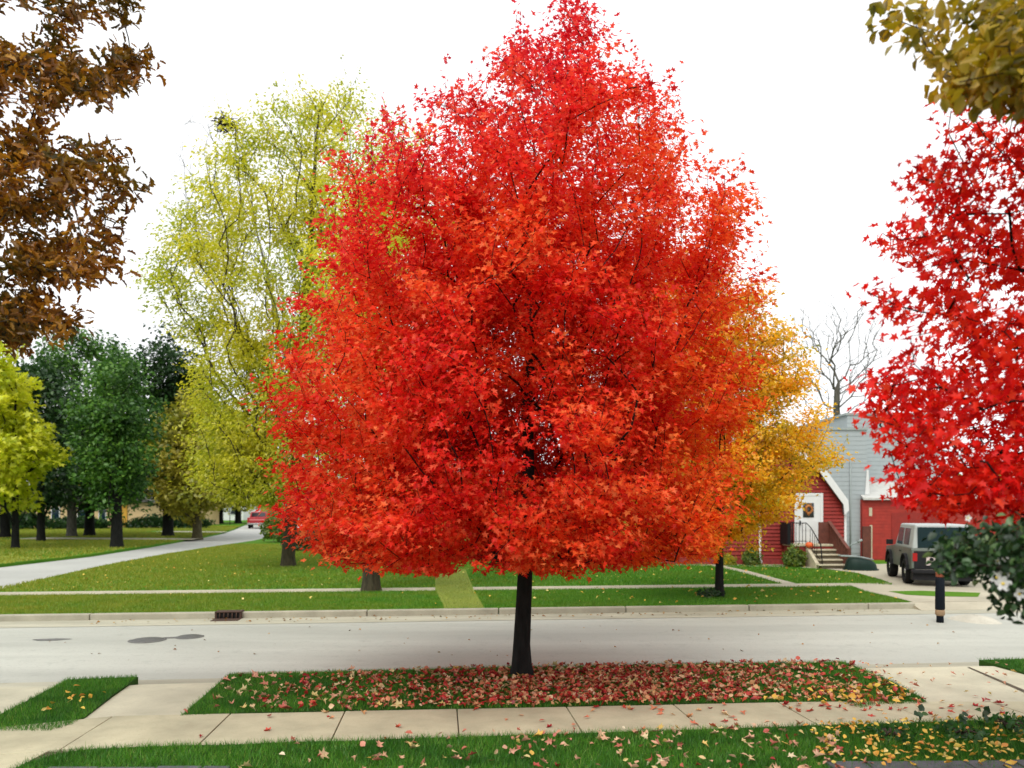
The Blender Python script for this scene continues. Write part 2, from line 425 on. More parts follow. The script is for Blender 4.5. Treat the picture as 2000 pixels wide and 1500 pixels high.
def tubes(A, par, n_trunk, r_trunk, r_tip, ratio, expo=2.2, min_r=0.0):
    """branch tubes with radii from the number of twigs they carry"""
    n = len(A)
    w = np.zeros(n); has = np.zeros(n, bool)
    for i in range(n - 1, 0, -1):
        if not has[i]: w[i] = 1.0
        w[par[i]] += w[i]; has[par[i]] = True
    r = r_tip * w ** (1 / expo)
    mx = max([r[i] for i in range(n_trunk, n)] + [1e-6])
    lim = ratio * r_trunk[0]
    if mx > lim: r = r_tip + (r - r_tip) * (lim - r_tip) / (mx - r_tip)
    r[:n_trunk] = r_trunk
    big = {}
    for i in range(1, n):
        p = par[i]
        if p not in big or (r[i] > r[big[p]] and not (big[p] < n_trunk)): big[p] = i
    for i in range(1, n_trunk): big[i - 1] = i
    V = []; T = []; off = 0
    starts = [0] + [i for i in range(1, n) if big[par[i]] != i]
    for s in starts:
        ch = [] if s == 0 else [par[s]]
        i = s
        while True:
            ch.append(i)
            if i in big: i = big[i]
            else: break
        pts = A[ch]
        rr = r[ch].copy()
        if s != 0: rr[0] = min(rr[0], rr[1] * 1.15)
        if len(pts) < 2 or rr.max() < min_r: continue
        rm = rr.max(); k = 12 if rm > .07 else (7 if rm > .03 else (5 if rm > .012 else 3))
        tan = np.gradient(pts, axis=0) if len(pts) > 2 else np.repeat((pts[1] - pts[0])[None], 2, 0)
        tan = nrm(tan)
        ref = np.array([1., 0, 0]) if abs(tan[0][0]) < .8 else np.array([0, 1., 0])
        a = nrm(np.cross(tan, ref)); b = np.cross(tan, a)
        ang = np.arange(k) * 2 * math.pi / k
        ring = pts[:, None] + rr[:, None, None] * (np.cos(ang)[None, :, None] * a[:, None] + np.sin(ang)[None, :, None] * b[:, None])
        V.append(ring.reshape(-1, 3)); m = len(pts)
        i0 = (np.arange(m - 1)[:, None] * k + np.arange(k)[None]).ravel(); i1 = (np.arange(m - 1)[:, None] * k + (np.arange(k)[None] + 1) % k).ravel()
        T.append(np.concatenate([np.stack([i0, i1, i1 + k], 1), np.stack([i0, i1 + k, i0 + k], 1)]) + off)
        off += m * k
    return np.concatenate(V), np.concatenate(T)


def rows_fn(rows, d0):
    """photo outline rows (py, left px, right px) -> z, centre x, half width at distance d0 (tangent corrected)"""
    rows = sorted(rows, key=lambda q: -q[0])
    z = np.array([CAMZ - (q[0] - HY) / F * d0 for q in rows])
    xc = np.array([((q[1] + q[2]) / 2 - CX) / F * d0 for q in rows])
    hw = np.array([(q[2] - q[1]) / 2 / F * d0 for q in rows])
    hw = hw / np.sqrt(1 + (hw / d0) ** 2)
    return z, xc, hw


def inside_outline(p, rows, grow_px=0.0):
    """whether points project inside the photo outline given by rows"""
    rows = sorted(rows, key=lambda q: q[0])
    py = HY - (p[:, 2] - CAMZ) / p[:, 1] * F; px = CX + p[:, 0] / p[:, 1] * F
    ys = [q[0] for q in rows]
    l = np.interp(py, ys, [q[1] for q in rows]); r = np.interp(py, ys, [q[2] for q in rows])
    return (py > ys[0] - grow_px) & (py < ys[-1] + grow_px) & (px > l - grow_px) & (px < r + grow_px)


def crown_points(rows, d0, n, shell=0.55, depth=1.0, rng=RNG, wob=0.12, clump=None):
    """points through a crown whose outline follows the rows; clump = (points per clump, spread, flatness)"""
    z, xc, hw = rows_fn(rows, d0)
    zz = np.linspace(z[0], z[-1], 200); ww = np.interp(zz, z, hw)
    pr = ww ** 1.6 + 0.02; pr /= pr.sum()
    out = []; got = 0
    ph = rng.uniform(0, 6.28, 4)
    while got < n:
        m = n if clump is None else max(8, n // clump[0])
        zi = rng.choice(len(zz), m, p=pr); zs = zz[zi] + rng.uniform(-.5, .5, m) * (zz[1] - zz[0])
        th = rng.uniform(0, 2 * math.pi, m)
        rho = np.where(rng.random(m) < shell, rng.uniform(.80, 1.0, m), np.sqrt(rng.random(m)) * .85)
        wobf = 1 - wob + wob * np.sin(3 * th + ph[0] + 1.3 * zs) * np.sin(2.1 * zs + ph[1]) + wob * .6 * np.sin(5 * th + ph[2] - 2.3 * zs)
        w = np.interp(zs, z, hw) * rho * np.minimum(wobf, 1.03)
        c = np.interp(zs, z, xc)
        p = np.stack([c + w * np.cos(th), d0 + depth * w * np.sin(th), zs], 1)
        p = p[inside_outline(p, rows)]
        if clump is not None and len(p):
            k, sp, fl = clump[:3]; st = clump[3] if len(clump) > 3 else 0
            o = p - np.stack([np.interp(p[:, 2], z, xc), np.full(len(p), d0), p[:, 2]], 1); o = nrm(o)
            u = np.clip((p[:, 2] - zz[0]) / (zz[-1] - zz[0]), 0, 1)
            o[:, 2] = -.05 + 1.5 * u; o = np.repeat(nrm(o), k, 0)
            p = np.repeat(p, k, 0) + rng.normal(0, 1, (len(p) * k, 3)) * np.array([sp, sp, sp * fl]) + o * rng.uniform(-1.2, 1.2, len(o))[:, None] * st
            p = p[inside_outline(p, rows, 4)]
        out.append(p); got += len(p)
    p = np.concatenate(out)
    return p[rng.permutation(len(p))[:n]], None


def spray_leaves(A, ends, par, axis_xy, n_per, spread, flat, rng, size, droop=.35, up=1.0, back=3, size_var=.3, outw=.8, stretch=0.0, nz=.55):
    """leaves in flattened sprays around the twig ends"""
    idx = np.repeat(ends, n_per); n = len(idx)
    hop = rng.integers(0, back + 1, n)
    cur = idx.copy()
    for h in range(back): cur = np.where((hop > h) & (par[cur] > 0), par[cur], cur)
    off = rng.normal(0, 1, (n, 3)); off /= np.maximum(1, np.linalg.norm(off, axis=1, keepdims=True) / 1.8)
    pos = A[cur] + off * np.array([spread, spread, spread * flat])
    out = pos - np.concatenate([np.asarray(axis_xy), [0]]); out[:, 2] = 0; out = nrm(out)
    pos = pos + out * (rng.normal(0, 1, n) * spread * stretch)[:, None]
    tip = out * outw + rng.normal(0, .55, (n, 3)); tip[:, 2] -= droop
    nor = rng.normal(0, nz, (n, 3)); nor[:, 2] += up; nor += out * .35
    s = size * (1 + rng.uniform(-size_var, size_var, n))
    return pos, tip, nor, s


def trunk_line(base, top, n, wig=.03, rng=RNG):
    b, t = np.array(base, float), np.array(top, float); L = np.linalg.norm(t - b)
    out = []
    for i in range(n):
        u = i / (n - 1); p = b + (t - b) * u
        if 0 < i < n - 1: p[:2] += rng.normal(0, wig, 2) * min(1, L / 6) * (1 if u > .25 else .3)
        out.append(p)
    return out


def tree(name, label, cat, base, top_z, r0, targets, leafp, bark, leafm, tmpl, group=None, bal=.25, rise=.55, step=.3, tip_r=.006,
         ratio=.5, flare=1.35, n_tr=14, lean=(0, 0), seed=1, min_r=0.0, shoots=None, taper=.85, jit=.04, first=.10, zcut=None):
    rng = np.random.default_rng(seed)
    bx, by = base[:2]; bz = base[2] if len(base) > 2 else 0.0
    ez = empty(name, (bx, by, bz)); tag(ez, label, cat, group)
    org = np.array([bx, by, bz])
    tr = trunk_line((0, 0, -.12), (lean[0], lean[1], top_z - bz), n_tr, rng=rng)
    if flare > 1:
        tr = [tr[0], np.array([0, 0, .03]), np.array([0, 0, .16]), np.array([0, 0, .45])] + [p for p in tr[1:] if p[2] > .6]
    tgt = targets - org
    A, par, ends = grow(tr, tgt, bal, rise, step, jit, rng, first=first)
    H = top_z - bz
    rt = []
    for p in tr:
        u = max(0, p[2]) / H
        r = r0 * (1 - taper * u ** 1.1)
        if flare > 1: r *= 1 + (flare - 1) * math.exp(-max(0, p[2] + .02) / .16)
        rt.append(max(r, tip_r * 1.5))
    V, T = tubes(A, par, len(tr), rt, tip_r, ratio, min_r=min_r)
    if leafp is None:
        link('trunk', np_mesh('trunk', V, T, True), bark, ez)
        return ez
    pos, tip, nor, s = spray_leaves(A, ends, par, (0, 0), rng=rng, **leafp)
    if shoots:
        z = shoots['n']; idx = rng.choice(ends, z)
        o = A[idx].copy(); o[:, 2] -= H * shoots.get('zc', .35); dirs = nrm(nrm(o) * shoots.get('out', .7) + np.array([0, 0, shoots.get('up', .6)]) + rng.normal(0, .2, (z, 3)))
        Ls = rng.uniform(*shoots['len'], z); k = shoots['k']
        u = rng.uniform(.1, 1, (z, k))
        sp = A[idx][:, None] + dirs[:, None] * (Ls[:, None] * u)[..., None] + rng.normal(0, .03, (z, k, 3))
        sp = sp.reshape(-1, 3)
        pos = np.concatenate([pos, sp]); m = len(sp)
        tt = np.repeat(dirs, k, 0) * .5 + rng.normal(0, .6, (m, 3)); tt[:, 2] -= .25
        nn = rng.normal(0, .6, (m, 3)); nn[:, 2] += .8
        tip = np.concatenate([tip, tt]); nor = np.concatenate([nor, nn])
        s = np.concatenate([s, leafp['size'] * .9 * (1 + rng.uniform(-.3, .3, m))])
        # the shoots' own twigs
        e1 = A[idx]; e2 = e1 + dirs * Ls[:, None]
        b = np.repeat(np.array([[1, 0, 0], [-.5, .87, 0], [-.5, -.87, 0]])[None] * tip_r * .8, z, 0)
        tv = np.concatenate([e1[:, None] + b, e2[:, None] + b * .4], 1).reshape(-1, 3)
        f = np.array([(0, 1, 4), (0, 4, 3), (1, 2, 5), (1, 5, 4), (2, 0, 3), (2, 3, 5)])
        tT = (f[None] + (np.arange(z) * 6)[:, None, None]).reshape(-1, 3) + len(V)
        V = np.concatenate([V, tv]); T = np.concatenate([T, tT])
    link('trunk', np_mesh('trunk', V, T, True), bark, ez)
    if zcut is not None:
        ok = pos[:, 2] > zcut - bz; pos, tip, nor, s = pos[ok], tip[ok], nor[ok], s[ok]
    link('crown', leaf_mesh('crown', pos, tip, nor, s, tmpl), leafm, ez)
    return ez


def in_poly(pts, poly):
    x, y = pts[:, 0], pts[:, 1]; ins = np.zeros(len(pts), bool); n = len(poly)
    for i in range(n):
        x0, y0 = poly[i]; x1, y1 = poly[(i + 1) % n]
        c = ((y0 > y) != (y1 > y)) & (x < (x1 - x0) * (y - y0) / ((y1 - y0) + 1e-12) + x0)
        ins ^= c
    return ins


def fill_poly(poly, n, rng):
    p = np.array(poly, float); lo, hi = p.min(0), p.max(0); out = []
    k = 0
    while k < n:
        q = rng.uniform(lo, hi, (max(64, n * 2), 2)); q = q[in_poly(q, poly)]; out.append(q); k += len(q)
    return np.concatenate(out)[:n]


def view_points(poly, d, n, rng):
    """points of a crown given by its outline in the photograph and a range of distances"""
    q = fill_poly(poly, n, rng); D = rng.uniform(d[0], d[1], n)
    return np.stack([(q[:, 0] - CX) / F * D, D, CAMZ - (q[:, 1] - HY) / F * D], 1)


# =================================================================== SETTING
def sheet(name, poly, z, mat, label, cat, z_fn=None):
    mb = MB(); mb.quad(*[(p[0], p[1], z_fn(p) if z_fn else z) for p in poly])
    o = mb.build(name, mat); tag(o, label, cat, kind='structure'); return o


def slab(name, poly, z0, z1, mat, label, cat, bevel=0):
    o = MB().prism(poly, z0, z1).build(name, mat, bevel=bevel); tag(o, label, cat, kind='structure'); return o


near_edge = lambda x: 11.36 + .1 * x
kerb_back = lambda x: 18.05 + .1 * x
walk_far = lambda x: 9.12 + .078 * x
walk_near = lambda x: 8.04 + .105 * x
ZR = -.13

sheet('ground', [(-900, -300), (900, -300), (900, 1500), (-900, 1500)], -.15, M['earth'], 'green open ground reaching to the horizon under the whole street', 'ground')
sheet('street', [(-90, near_edge(-90)), (90, near_edge(90)), (90, kerb_back(90)), (-90, kerb_back(-90))], ZR + .004, M['asphalt'],
      'pale grey asphalt street running across behind the red maple', 'street')
Rr = [(-12.4, kerb_back(-12.4)), (-13.7, 18.2), (-14.5, 21), (-15.6, 26), (-16.5, 31), (-17.3, 38), (-17.7, 44), (-17.9, 53), (-19.5, 65), (-23.5, 86), (-34, 140)]
Lr = [(-21.5, kerb_back(-21.5)), (-21.4, 20), (-21.2, 26), (-21.0, 32), (-20.9, 38), (-22, 47), (-24.2, 60), (-25.6, 67), (-29, 80), (-32.5, 92), (-46, 140)]
sheet('side_street', [(-10, 16.2)] + Rr[1:] + Lr[::-1] + [(-24, 15)], ZR, M['side_asphalt'], 'pale asphalt side street curving away between lawns to the red pickup', 'street')

# far blocks, raised a kerb's height above the street
right_block = Rr + [(-34, 160), (140, 160), (140, kerb_back(140))]
slab('lawn', right_block, ZR - .01, 0, M['lawn_far'], 'wide green lawn beyond the street with the large trees and the red house', 'lawn')
left_block = [(-140, kerb_back(-140)), (-22.4, kerb_back(-22.4))] + Lr[1:] + [(-46, 160), (-140, 160)]
slab('lawn', left_block, ZR - .01, 0, M['lawn_far'], 'green lawn under the dark trees on the far side of the side street', 'lawn')

# near verge islands and lawn
isl_left = [(-6.02, walk_far(-6.02)), (-5.82, 8.80), (-4.93, 8.28), (-4.86, walk_far(-4.86)), (-5.20, near_edge(-5.2)), (-6.15, near_edge(-6.15))]
isl_left = [G(0, 1428), G(95, 1428), G(140, 1416), G(170, 1398), G(220, 1358), G(270, 1322), G(132, 1327), G(60, 1365), G(-60, 1425)]
isl_mid = [G(352, 1399), G(500, 1392), G(1000, 1383), G(1350, 1374), G(1645, 1371), G(1680, 1384), G(1725, 1377), G(1812, 1373), G(1800, 1362), G(1740, 1330), G(1650, 1293), G(1000, 1303), G(447, 1317)]
isl_right = [G(1912, 1289), G(2000, 1314), G(2100, 1340), G(2200, 1352), G(2400, 1345), G(2400, 1277)]
slab('lawn', isl_left, ZR - .01, 0, M['soil_lawn'], 'small slanting grass strip between the two concrete aprons', 'lawn')
slab('lawn', isl_mid, ZR - .01, 0, M['soil_lawn'], 'long grass verge carrying the red maple between sidewalk and street', 'lawn')
slab('lawn', isl_right, ZR - .01, 0, M['soil_lawn'], 'grass corner beside the wide apron close to the street edge', 'lawn')
lawn_near = [(-4.54, 3.0), (-4.54, 7.15), (-4.42, 7.42)] + [(x, walk_near(x) - .004 + .03 * math.sin(5 * x) * (x < -1)) for x in np.linspace(-4.2, 8, 40)] + [(8, 3.0)]
slab('lawn', lawn_near, ZR - .01, 0, M['soil_lawn'], 'near lawn strewn with fallen leaves in front of the sidewalk', 'lawn')
slab('driveway', [(-12, 3), (-4.55, 3), (-4.55, walk_near(-4.55) + .02), (-12, walk_near(-12))], ZR - .01, -.004, M['concrete'], 'concrete path leading off the sidewalk past the near lawn', 'driveway')

# near sidewalk: slabs with open seams over a dirt bed
slab('sidewalk_bed', [(-14, walk_near(-14) - .3), (9.5, walk_near(9.5) - .4), (9.5, 9.40), (4.1, 9.40), (-4.4, walk_far(-4.4) - .03), (-4.7, 8.15), (-14, 8.15)], ZR - .005, -.020, M['seam'], 'dirt bed showing in the seams of the near sidewalk', 'sidewalk')
mb = MB(); x = -13.65
while x < 9:
    a, b = x + .007, x + 1.3 - .007
    skew = .10
    n0, n1 = (a + skew, walk_near(a + skew) - (.25 if a < -4.6 else .0)), (b + skew, walk_near(b + skew) - (.25 if b < -4.6 else .0))
    wf = lambda x: walk_far(x) if x > -4.6 else 8.20
    f0, f1 = (a, wf(a)), (b, wf(b))
    if b > 4.1: f0, f1 = (a, min(walk_far(a), 9.42)), (b, min(walk_far(b), 9.42))
    dz = random.uniform(-.003, .003)
    mb.prism([n0, n1, f1, f0], -.03, .004 + dz); x += 1.3
o = mb.build('sidewalk', M['concrete'], bevel=.006); tag(o, 'pale concrete sidewalk slabs crossing in front of the red maple verge', 'sidewalk', kind='structure')


def apron(poly_near, mid, poly_far, label):
    """flat under the sidewalk's edge, then sloping down to the gutter; each row left to right"""
    rows = [(poly_near, -.004), (mid, -.030), (poly_far, ZR + .012)]
    mb = MB(); vs = []
    for r, z in rows: vs += [(p[0], p[1], z) for p in r]
    for r, z in rows: vs += [(p[0], p[1], z - .1) for p in r]
    f = [(0, 1, 3, 2), (2, 3, 5, 4), (6, 8, 9, 7), (8, 10, 11, 9), (0, 2, 8, 6), (2, 4, 10, 8), (1, 7, 9, 3), (3, 9, 11, 5), (0, 6, 7, 1), (4, 5, 11, 10)]
    mb.add(vs, f)
    o = mb.build('driveway_apron', M['apron']); tag(o, label, 'driveway', kind='structure')


apron([(-4.86, 7.95), (-3.70, 8.3)], [(-5.22, near_edge(-5.22) - .45), (-3.98, near_edge(-3.98) - .45)], [(-5.27, near_edge(-5.27)), (-4.0, near_edge(-4.0))], 'slanting concrete walk between the grass strip and the maple verge')
apron([(-12, 7.6), (-5.2, 7.8)], [(-12, near_edge(-12) - .45), (-6.0, near_edge(-6) - .45)], [(-12, near_edge(-12)), (-6.1, near_edge(-6.1))], 'broad concrete apron beyond the small slanting grass strip')
apron([(4.0, 8.6), (9.6, 8.9)], [(5.0, near_edge(5.0) - .45), (9.5, near_edge(9.5) - .45)], [(5.1, near_edge(5.1)), (9.4, near_edge(9.4))], 'wide concrete apron running from sidewalk to street beyond the maple verge')
sheet('apron_seam', [G(1889, 1300), G(1893, 1300), G(2014, 1352), G(2003, 1352)], -.02, M['seam'], 'dark seam line across the wide concrete apron', 'seam',
      z_fn=lambda p: .006 - .026 * (p[1] - 8.7) / (near_edge(p[0]) - .45 - 8.7))

# kerbs
mb = MB(); x = -12.3
while x < 9.8:
    b = min(x + 2.98, 9.9)
    mb.prism([(x, kerb_back(x) - .2), (b, kerb_back(b) - .2), (b, kerb_back(b)), (x, kerb_back(x))], ZR - .02, .012); x += 3.0
o = mb.build('kerb', M['kerb'], bevel=.02); tag(o, 'concrete kerb along the far side of the street', 'kerb', kind='structure')
mb = MB(); x = -5.3
for a, b in ((-4.0, 5.1),):
    x = a
    while x < b - .05:
        e = min(x + 2.98, b)
        mb.prism([(x, near_edge(x) - .0), (e, near_edge(e)), (e, near_edge(e) + .14), (x, near_edge(x) + .14)], ZR - .02, -.004); x += 3
o = mb.build('kerb', M['kerb'], bevel=.015); tag(o, 'low concrete kerb edging the near side of the street', 'kerb', kind='structure')
sheet('gutter', [(-40, kerb_back(-40) - 1.15), (40, kerb_back(40) - 1.1), (40, kerb_back(40) - .19), (-40, kerb_back(-40) - .19)], ZR + .010, M['gutter'], 'dusty tan concrete gutter below the far kerb', 'gutter')
sheet('gutter', [(-9, near_edge(-9) + .01), (9.4, near_edge(9.4) + .01), (9.4, near_edge(9.4) + .3), (-9, near_edge(-9) + .3)], ZR + .009, M['gutter'], 'narrow dusty gutter on the near side of the street', 'gutter')
# far sidewalk, worn paths, driveway
fw = lambda x: 21.9 + .1 * x
sheet('sidewalk', [(-14.5, fw(-14.5)), (10.2, fw(10.2)), (13.5, fw(13.5) - .2), (13.5, fw(13.5) + .7), (10.2, fw(10.2) + .9), (-14.5, fw(-14.5) + .85)], .006, M['drive'], 'thin pale far sidewalk crossing the lawn beyond the street', 'sidewalk')
sheet('path', [(-1.58, kerb_back(-1.5) + .02), (-.65, kerb_back(-.6) + .02), (-1.1, 22), (-1.75, 29), (-2.9, 29), (-2.2, 22)], .010, M['dry_path'], 'worn yellow grass path crossing the far lawn behind the maple trunk', 'path')
sheet('path', [(8.32, fw(8.4) + .8), (8.75, fw(8.4) + .8), (8.7, 28), (8.4, 31.4), (7.9, 31.4), (8.25, 28)], .010, M['drive'], 'narrow pale footpath slanting up the lawn to the red house', 'path')
drive = [(9.95, kerb_back(9.95) + .01), (10.0, 20.0), (9.9, 21.5), (10.3, fw(10.3) + .88), (11.6, 23.2), (12.0, 25), (12.3, 27.4), (11.9, 29.2), (11.2, 29.6), (11.2, 30.2), (19.4, 33), (22, 22), (20, kerb_back(20) + .01)]
sheet('driveway', drive, .014, M['drive'], 'pale gravel and concrete driveway holding the parked hardtop vehicle', 'driveway')
mb = MB().add([(9.86, kerb_back(9.86) - .55, ZR + .015), (20, kerb_back(20) - .55, ZR + .015), (20, kerb_back(20) + .03, .013), (9.86, kerb_back(9.86) + .03, .013), (9.86, kerb_back(9.86) - .55, ZR - .05), (20, kerb_back(20) - .55, ZR - .05), (20, kerb_back(20) + .03, ZR - .05), (9.86, kerb_back(9.86) + .03, ZR - .05)],
              [(0, 1, 2, 3), (4, 7, 6, 5), (0, 4, 5, 1), (1, 5, 6, 2), (2, 6, 7, 3), (3, 7, 4, 0)])
o = mb.build('driveway_apron', M['drive']); tag(o, 'sloping mouth of the far driveway at the gutter', 'driveway', kind='structure')
sheet('lawn', [G(1735, 1156), G(1800, 1155), G(1915, 1159), G(1910, 1167), G(1830, 1166), G(1770, 1163)], .020, M['lawn_far'], 'thin sliver of grass in the far driveway mouth', 'lawn')
sheet('garden_bed', [(6.6, 30.9), (11.2, 30.0), (11.2, 32), (6.6, 32)], .012, M['drive'], 'pale mulch bed along the foot of the red house', 'bed')
for quad, lab in (([(-22.6, 54.2), (-22.9, 56.6), (-36, 58.2), (-36, 55.4)], 'pale driveway crossing the grass under the dark trees'),
                  ([(-26, 68.6), (-26.4, 71.4), (-33, 73), (-33, 70.8)], 'pale driveway end beside the curve of the side street'),
                  ([(-22.6, 41.2), (-22.6, 42.0), (-27.5, 43.4), (-27.5, 42.2)], 'worn pale strip on the verge by the lime green tree'),
                  ([(-21.2, 30.0), (-21.2, 35), (-24.5, 37), (-24, 30)], 'dusty pale verge where the side street widens')):
    sheet('driveway', quad, .010, M['drive'] if 'drive' in lab else M['dry_path'], lab, 'driveway')
# tar marks on the street
for cxp, cyp, w, h, lab in ((100, 1250, 34, 2.2, 'faint thin tar streak on the street nearest the frame edge'), (340, 1246, 20, 1.6, 'thin tar seam between the two manhole covers')):
    c = G(cxp, cyp, ZR); sx = w / F * c[1]; sy = h / F * c[1] * 6
    sheet('tar_patch', [(c[0] + sx * math.cos(t) * (1 + .2 * math.sin(3 * t)), c[1] + .1 * sx * math.cos(t) + sy * math.sin(t)) for t in np.linspace(0, 6.283, 18)[:-1]], ZR + .009, M['patch'], lab, 'road patch')
# slate edging at the lawn's near edge
for x0, x1, lab in ((-4.2, -2.55, 'dark slate edging at the near lawn beside the concrete path'), (2.9, 5.6, 'dark slate edging at the near lawn below the yellow leaves')):
    mb = MB(); x = x0
    while x < x1:
        w = random.uniform(.35, .55); e = min(x1, x + w); y = 7.05 + .02 * x
        mb.box(x, y - .45 + random.uniform(-.01, .01), -.1, e - .012, y + random.uniform(-.012, .012), .035 + random.uniform(0, .012)); x += w
    tag(mb.build('stone_edging', M['slate'], bevel=.012), lab, 'edging')

# ----------------------------------------------------------------- grass
def blades(name, poly, dens, h, w, mat, label, holes=(), z=0.0, rng=RNG, keep=None, lean=.45):
    p = np.array(poly); lo, hi = p.min(0), p.max(0)
    n = int((hi[0] - lo[0]) * (hi[1] - lo[1]) * dens)
    q = rng.uniform(lo, hi, (n, 2)); ok = in_poly(q, poly)
    for hpoly in holes: ok &= ~in_poly(q, hpoly)
    if keep is not None: ok &= keep(q)
    q = q[ok]; n = len(q)
    hh = h * rng.uniform(.55, 1.25, n); ww = w * rng.uniform(.7, 1.3, n); a = rng.uniform(0, 6.283, n); l = rng.normal(0, lean, (n, 2)) * hh[:, None]
    s = np.stack([np.cos(a), np.sin(a)], 1) * ww[:, None] / 2
    V = np.zeros((n, 3, 3)); V[:, 0, :2] = q - s; V[:, 1, :2] = q + s; V[:, 2, :2] = q + l; V[:, :2, 2] = z - .01; V[:, 2, 2] = z + hh
    T = np.arange(n * 3).reshape(-1, 3)
    o = link(name, np_mesh(name, V.reshape(-1, 3), T), mat); tag(o, label, 'grass', kind='stuff'); return o


vis = lambda q: (np.abs(q[:, 0]) < .72 * q[:, 1] + .8)
blades('grass', isl_left, 4200, .055, .007, M['grass_near'], 'short green grass on the small strip between the aprons')
blades('grass', isl_mid, 4000, .050, .007, M['grass_near'], 'short green grass on the verge around the red maple')
blades('grass', isl_right, 2500, .05, .008, M['grass_near'], 'short green grass on the corner by the wide apron', keep=vis)
blades('grass', lawn_near, 4200, .06, .007, M['grass_near'], 'green grass on the near lawn in front of the sidewalk', keep=lambda q: (q[:, 1] > 4.6) & vis(q))
strip = [(-12.3, kerb_back(-12.3) + .03), (9.9, kerb_back(9.9) + .03), (9.9, 21.4), (10.1, fw(10.1) - .02), (-14.6, fw(-14.6) - .02), (-14.3, 20.0), (-13.5, 18.3)]
pathp = [(-1.58, 18.0), (-.65, 18.0), (-1.1, 22), (-1.75, 29), (-2.9, 29), (-2.2, 22)]
blades('grass', strip, 1500, .06, .012, M['grass_far'], 'grass on the strip between far kerb and far sidewalk', holes=[pathp])
back = [(-14.9, fw(-14.9) + .9), (10.3, fw(10.3) + .9), (11.5, 23.2), (11.9, 25), (12.2, 27.4), (11.2, 29.6), (11.1, 30.8), (6, 31.5), (4, 48), (-17.5, 48), (-17.2, 38), (-16.4, 31), (-15.5, 26)]
fp = [(8.32, 22), (8.75, 22), (8.7, 28), (8.4, 31.4), (7.9, 31.4), (8.25, 28)]
blades('grass', back, 330, .075, .026, M['grass_far'], 'grass on the broad lawn behind the far sidewalk', holes=[pathp, fp])
leftg = Lr[2:-1] + [(-33, 92), (-60, 92), (-50, 60), (-30, 30), (-26, 26)]
blades('grass', leftg, 60, .10, .06, M['grass_far'], 'grass under the dark trees across the side street', holes=[[(-22, 53.5), (-22, 57), (-37, 59), (-37, 54.8)], [(-25, 68), (-26.4, 72), (-34, 73.4), (-34, 70)]])
blades('grass', [(-1.55, 18.1), (-.7, 18.1), (-1.15, 22), (-1.8, 29), (-2.85, 29), (-2.15, 22)], 500, .05, .014,
       leaf_mat('grass_dry', [(0, (0.18, 0.25, 0.03)), (1, (0.34, 0.36, 0.08))]), 'dry yellow grass along the worn path')

# ---------------------------------------------------------- fallen leaves
def litter(name, pts, size, mat, label, z=.045, tilt=.45, seed=3, tm=T_maple(3.0)):
    rng = np.random.default_rng(seed); n = len(pts)
    pos = np.concatenate([pts, (z + rng.uniform(-.012, .012, n))[:, None]], 1)
    a = rng.uniform(0, 6.283, n)
    tip = np.stack([np.cos(a), np.sin(a), rng.normal(0, tilt * .5, n)], 1)
    nor = rng.normal(0, tilt, (n, 3)); nor[:, 2] += 1
    o = link(name, leaf_mesh(name, pos, tip, nor, size * rng.uniform(.6, 1.25, n), tm), mat)
    tag(o, label, 'leaves', kind='stuff'); return o


rng = np.random.default_rng(11)
q = fill_poly(isl_mid, 11000, rng)
wgt = np.exp(-((q[:, 0] - 1.2) / 2.6) ** 2) * np.clip(1.15 - .10 * np.abs(q[:, 1] - 10.4), .3, 1) * (q[:, 0] > -3.2)
wgt *= np.where(q[:, 1] > near_edge(q[:, 0]) - .28, .35, 1)
q1 = q[rng.random(len(q)) < wgt * .80]
hx = rng.random(len(q1)) < .45
litter('fallen_leaves', q1[hx], .070, M['fallen_pink'], 'crumpled dark red leaves mixed into the litter under the red maple', seed=24, tilt=.9, tm=T_oval(.45))
litter('fallen_leaves', q1[~hx], .066, M['fallen_pink'], 'thick red and pink maple leaves lying under the red maple', seed=4, tilt=.6)
q2 = q[(rng.random(len(q)) < .035)]
litter('fallen_leaves', q2, .10, M['fallen_tan'], 'pale tan leaves scattered over the maple verge', seed=5)
q = fill_poly(lawn_near, 7000, rng)
q = q[(q[:, 1] > 6.6)]
d3 = np.clip(.06 + .13 * (q[:, 0] + 2.2), .015, .36)
qq = q[(rng.random(len(q)) < d3) & (q[:, 0] < 3.4)]; hx = rng.random(len(qq)) < .4
litter('fallen_leaves', qq[hx], .070, M['fallen_tan'], 'crumpled tan leaves on the near lawn', z=.055, seed=26, tilt=.9, tm=T_oval(.42))
litter('fallen_leaves', qq[~hx], .082, M['fallen_tan'], 'pale pink and tan maple leaves on the near lawn', z=.055, seed=6, tilt=.6)
q = fill_poly([(2.9, 7.0), (3.15, 8.3), (7, 8.75), (7, 6.9)], 700, rng)
litter('fallen_leaves', q, .060, M['fallen_yellow'], 'yellow leaves strewn over the grass at the near lawn corner', z=.058, tilt=.6, seed=7, tm=T_oval(.42))
q = np.concatenate([fill_poly([G(1480, 1372), G(1680, 1384), G(1820, 1372), G(1740, 1335)], 90, rng), fill_poly([(-5.6, 8.8), (-4.95, 8.6), (-5.2, 10), (-5.9, 10)], 14, rng)])
litter('fallen_leaves', q, .085, M['fallen_yellow'], 'orange and yellow leaves at the verge corners', z=.055, tilt=.6, seed=8, tm=T_oval(.42))
q = fill_poly([(-3.6, walk_near(-3.6)), (6, walk_near(6)), (6, walk_far(6)), (-3.6, walk_far(-3.6))], 240, rng)
q = q[rng.random(len(q)) < np.clip(.25 + .2 * q[:, 0], .12, .75)]
litter('fallen_leaves', q, .085, M['fallen_pink'], 'curled pinkish leaves lying on the sidewalk', z=.018, tilt=.25, seed=9)
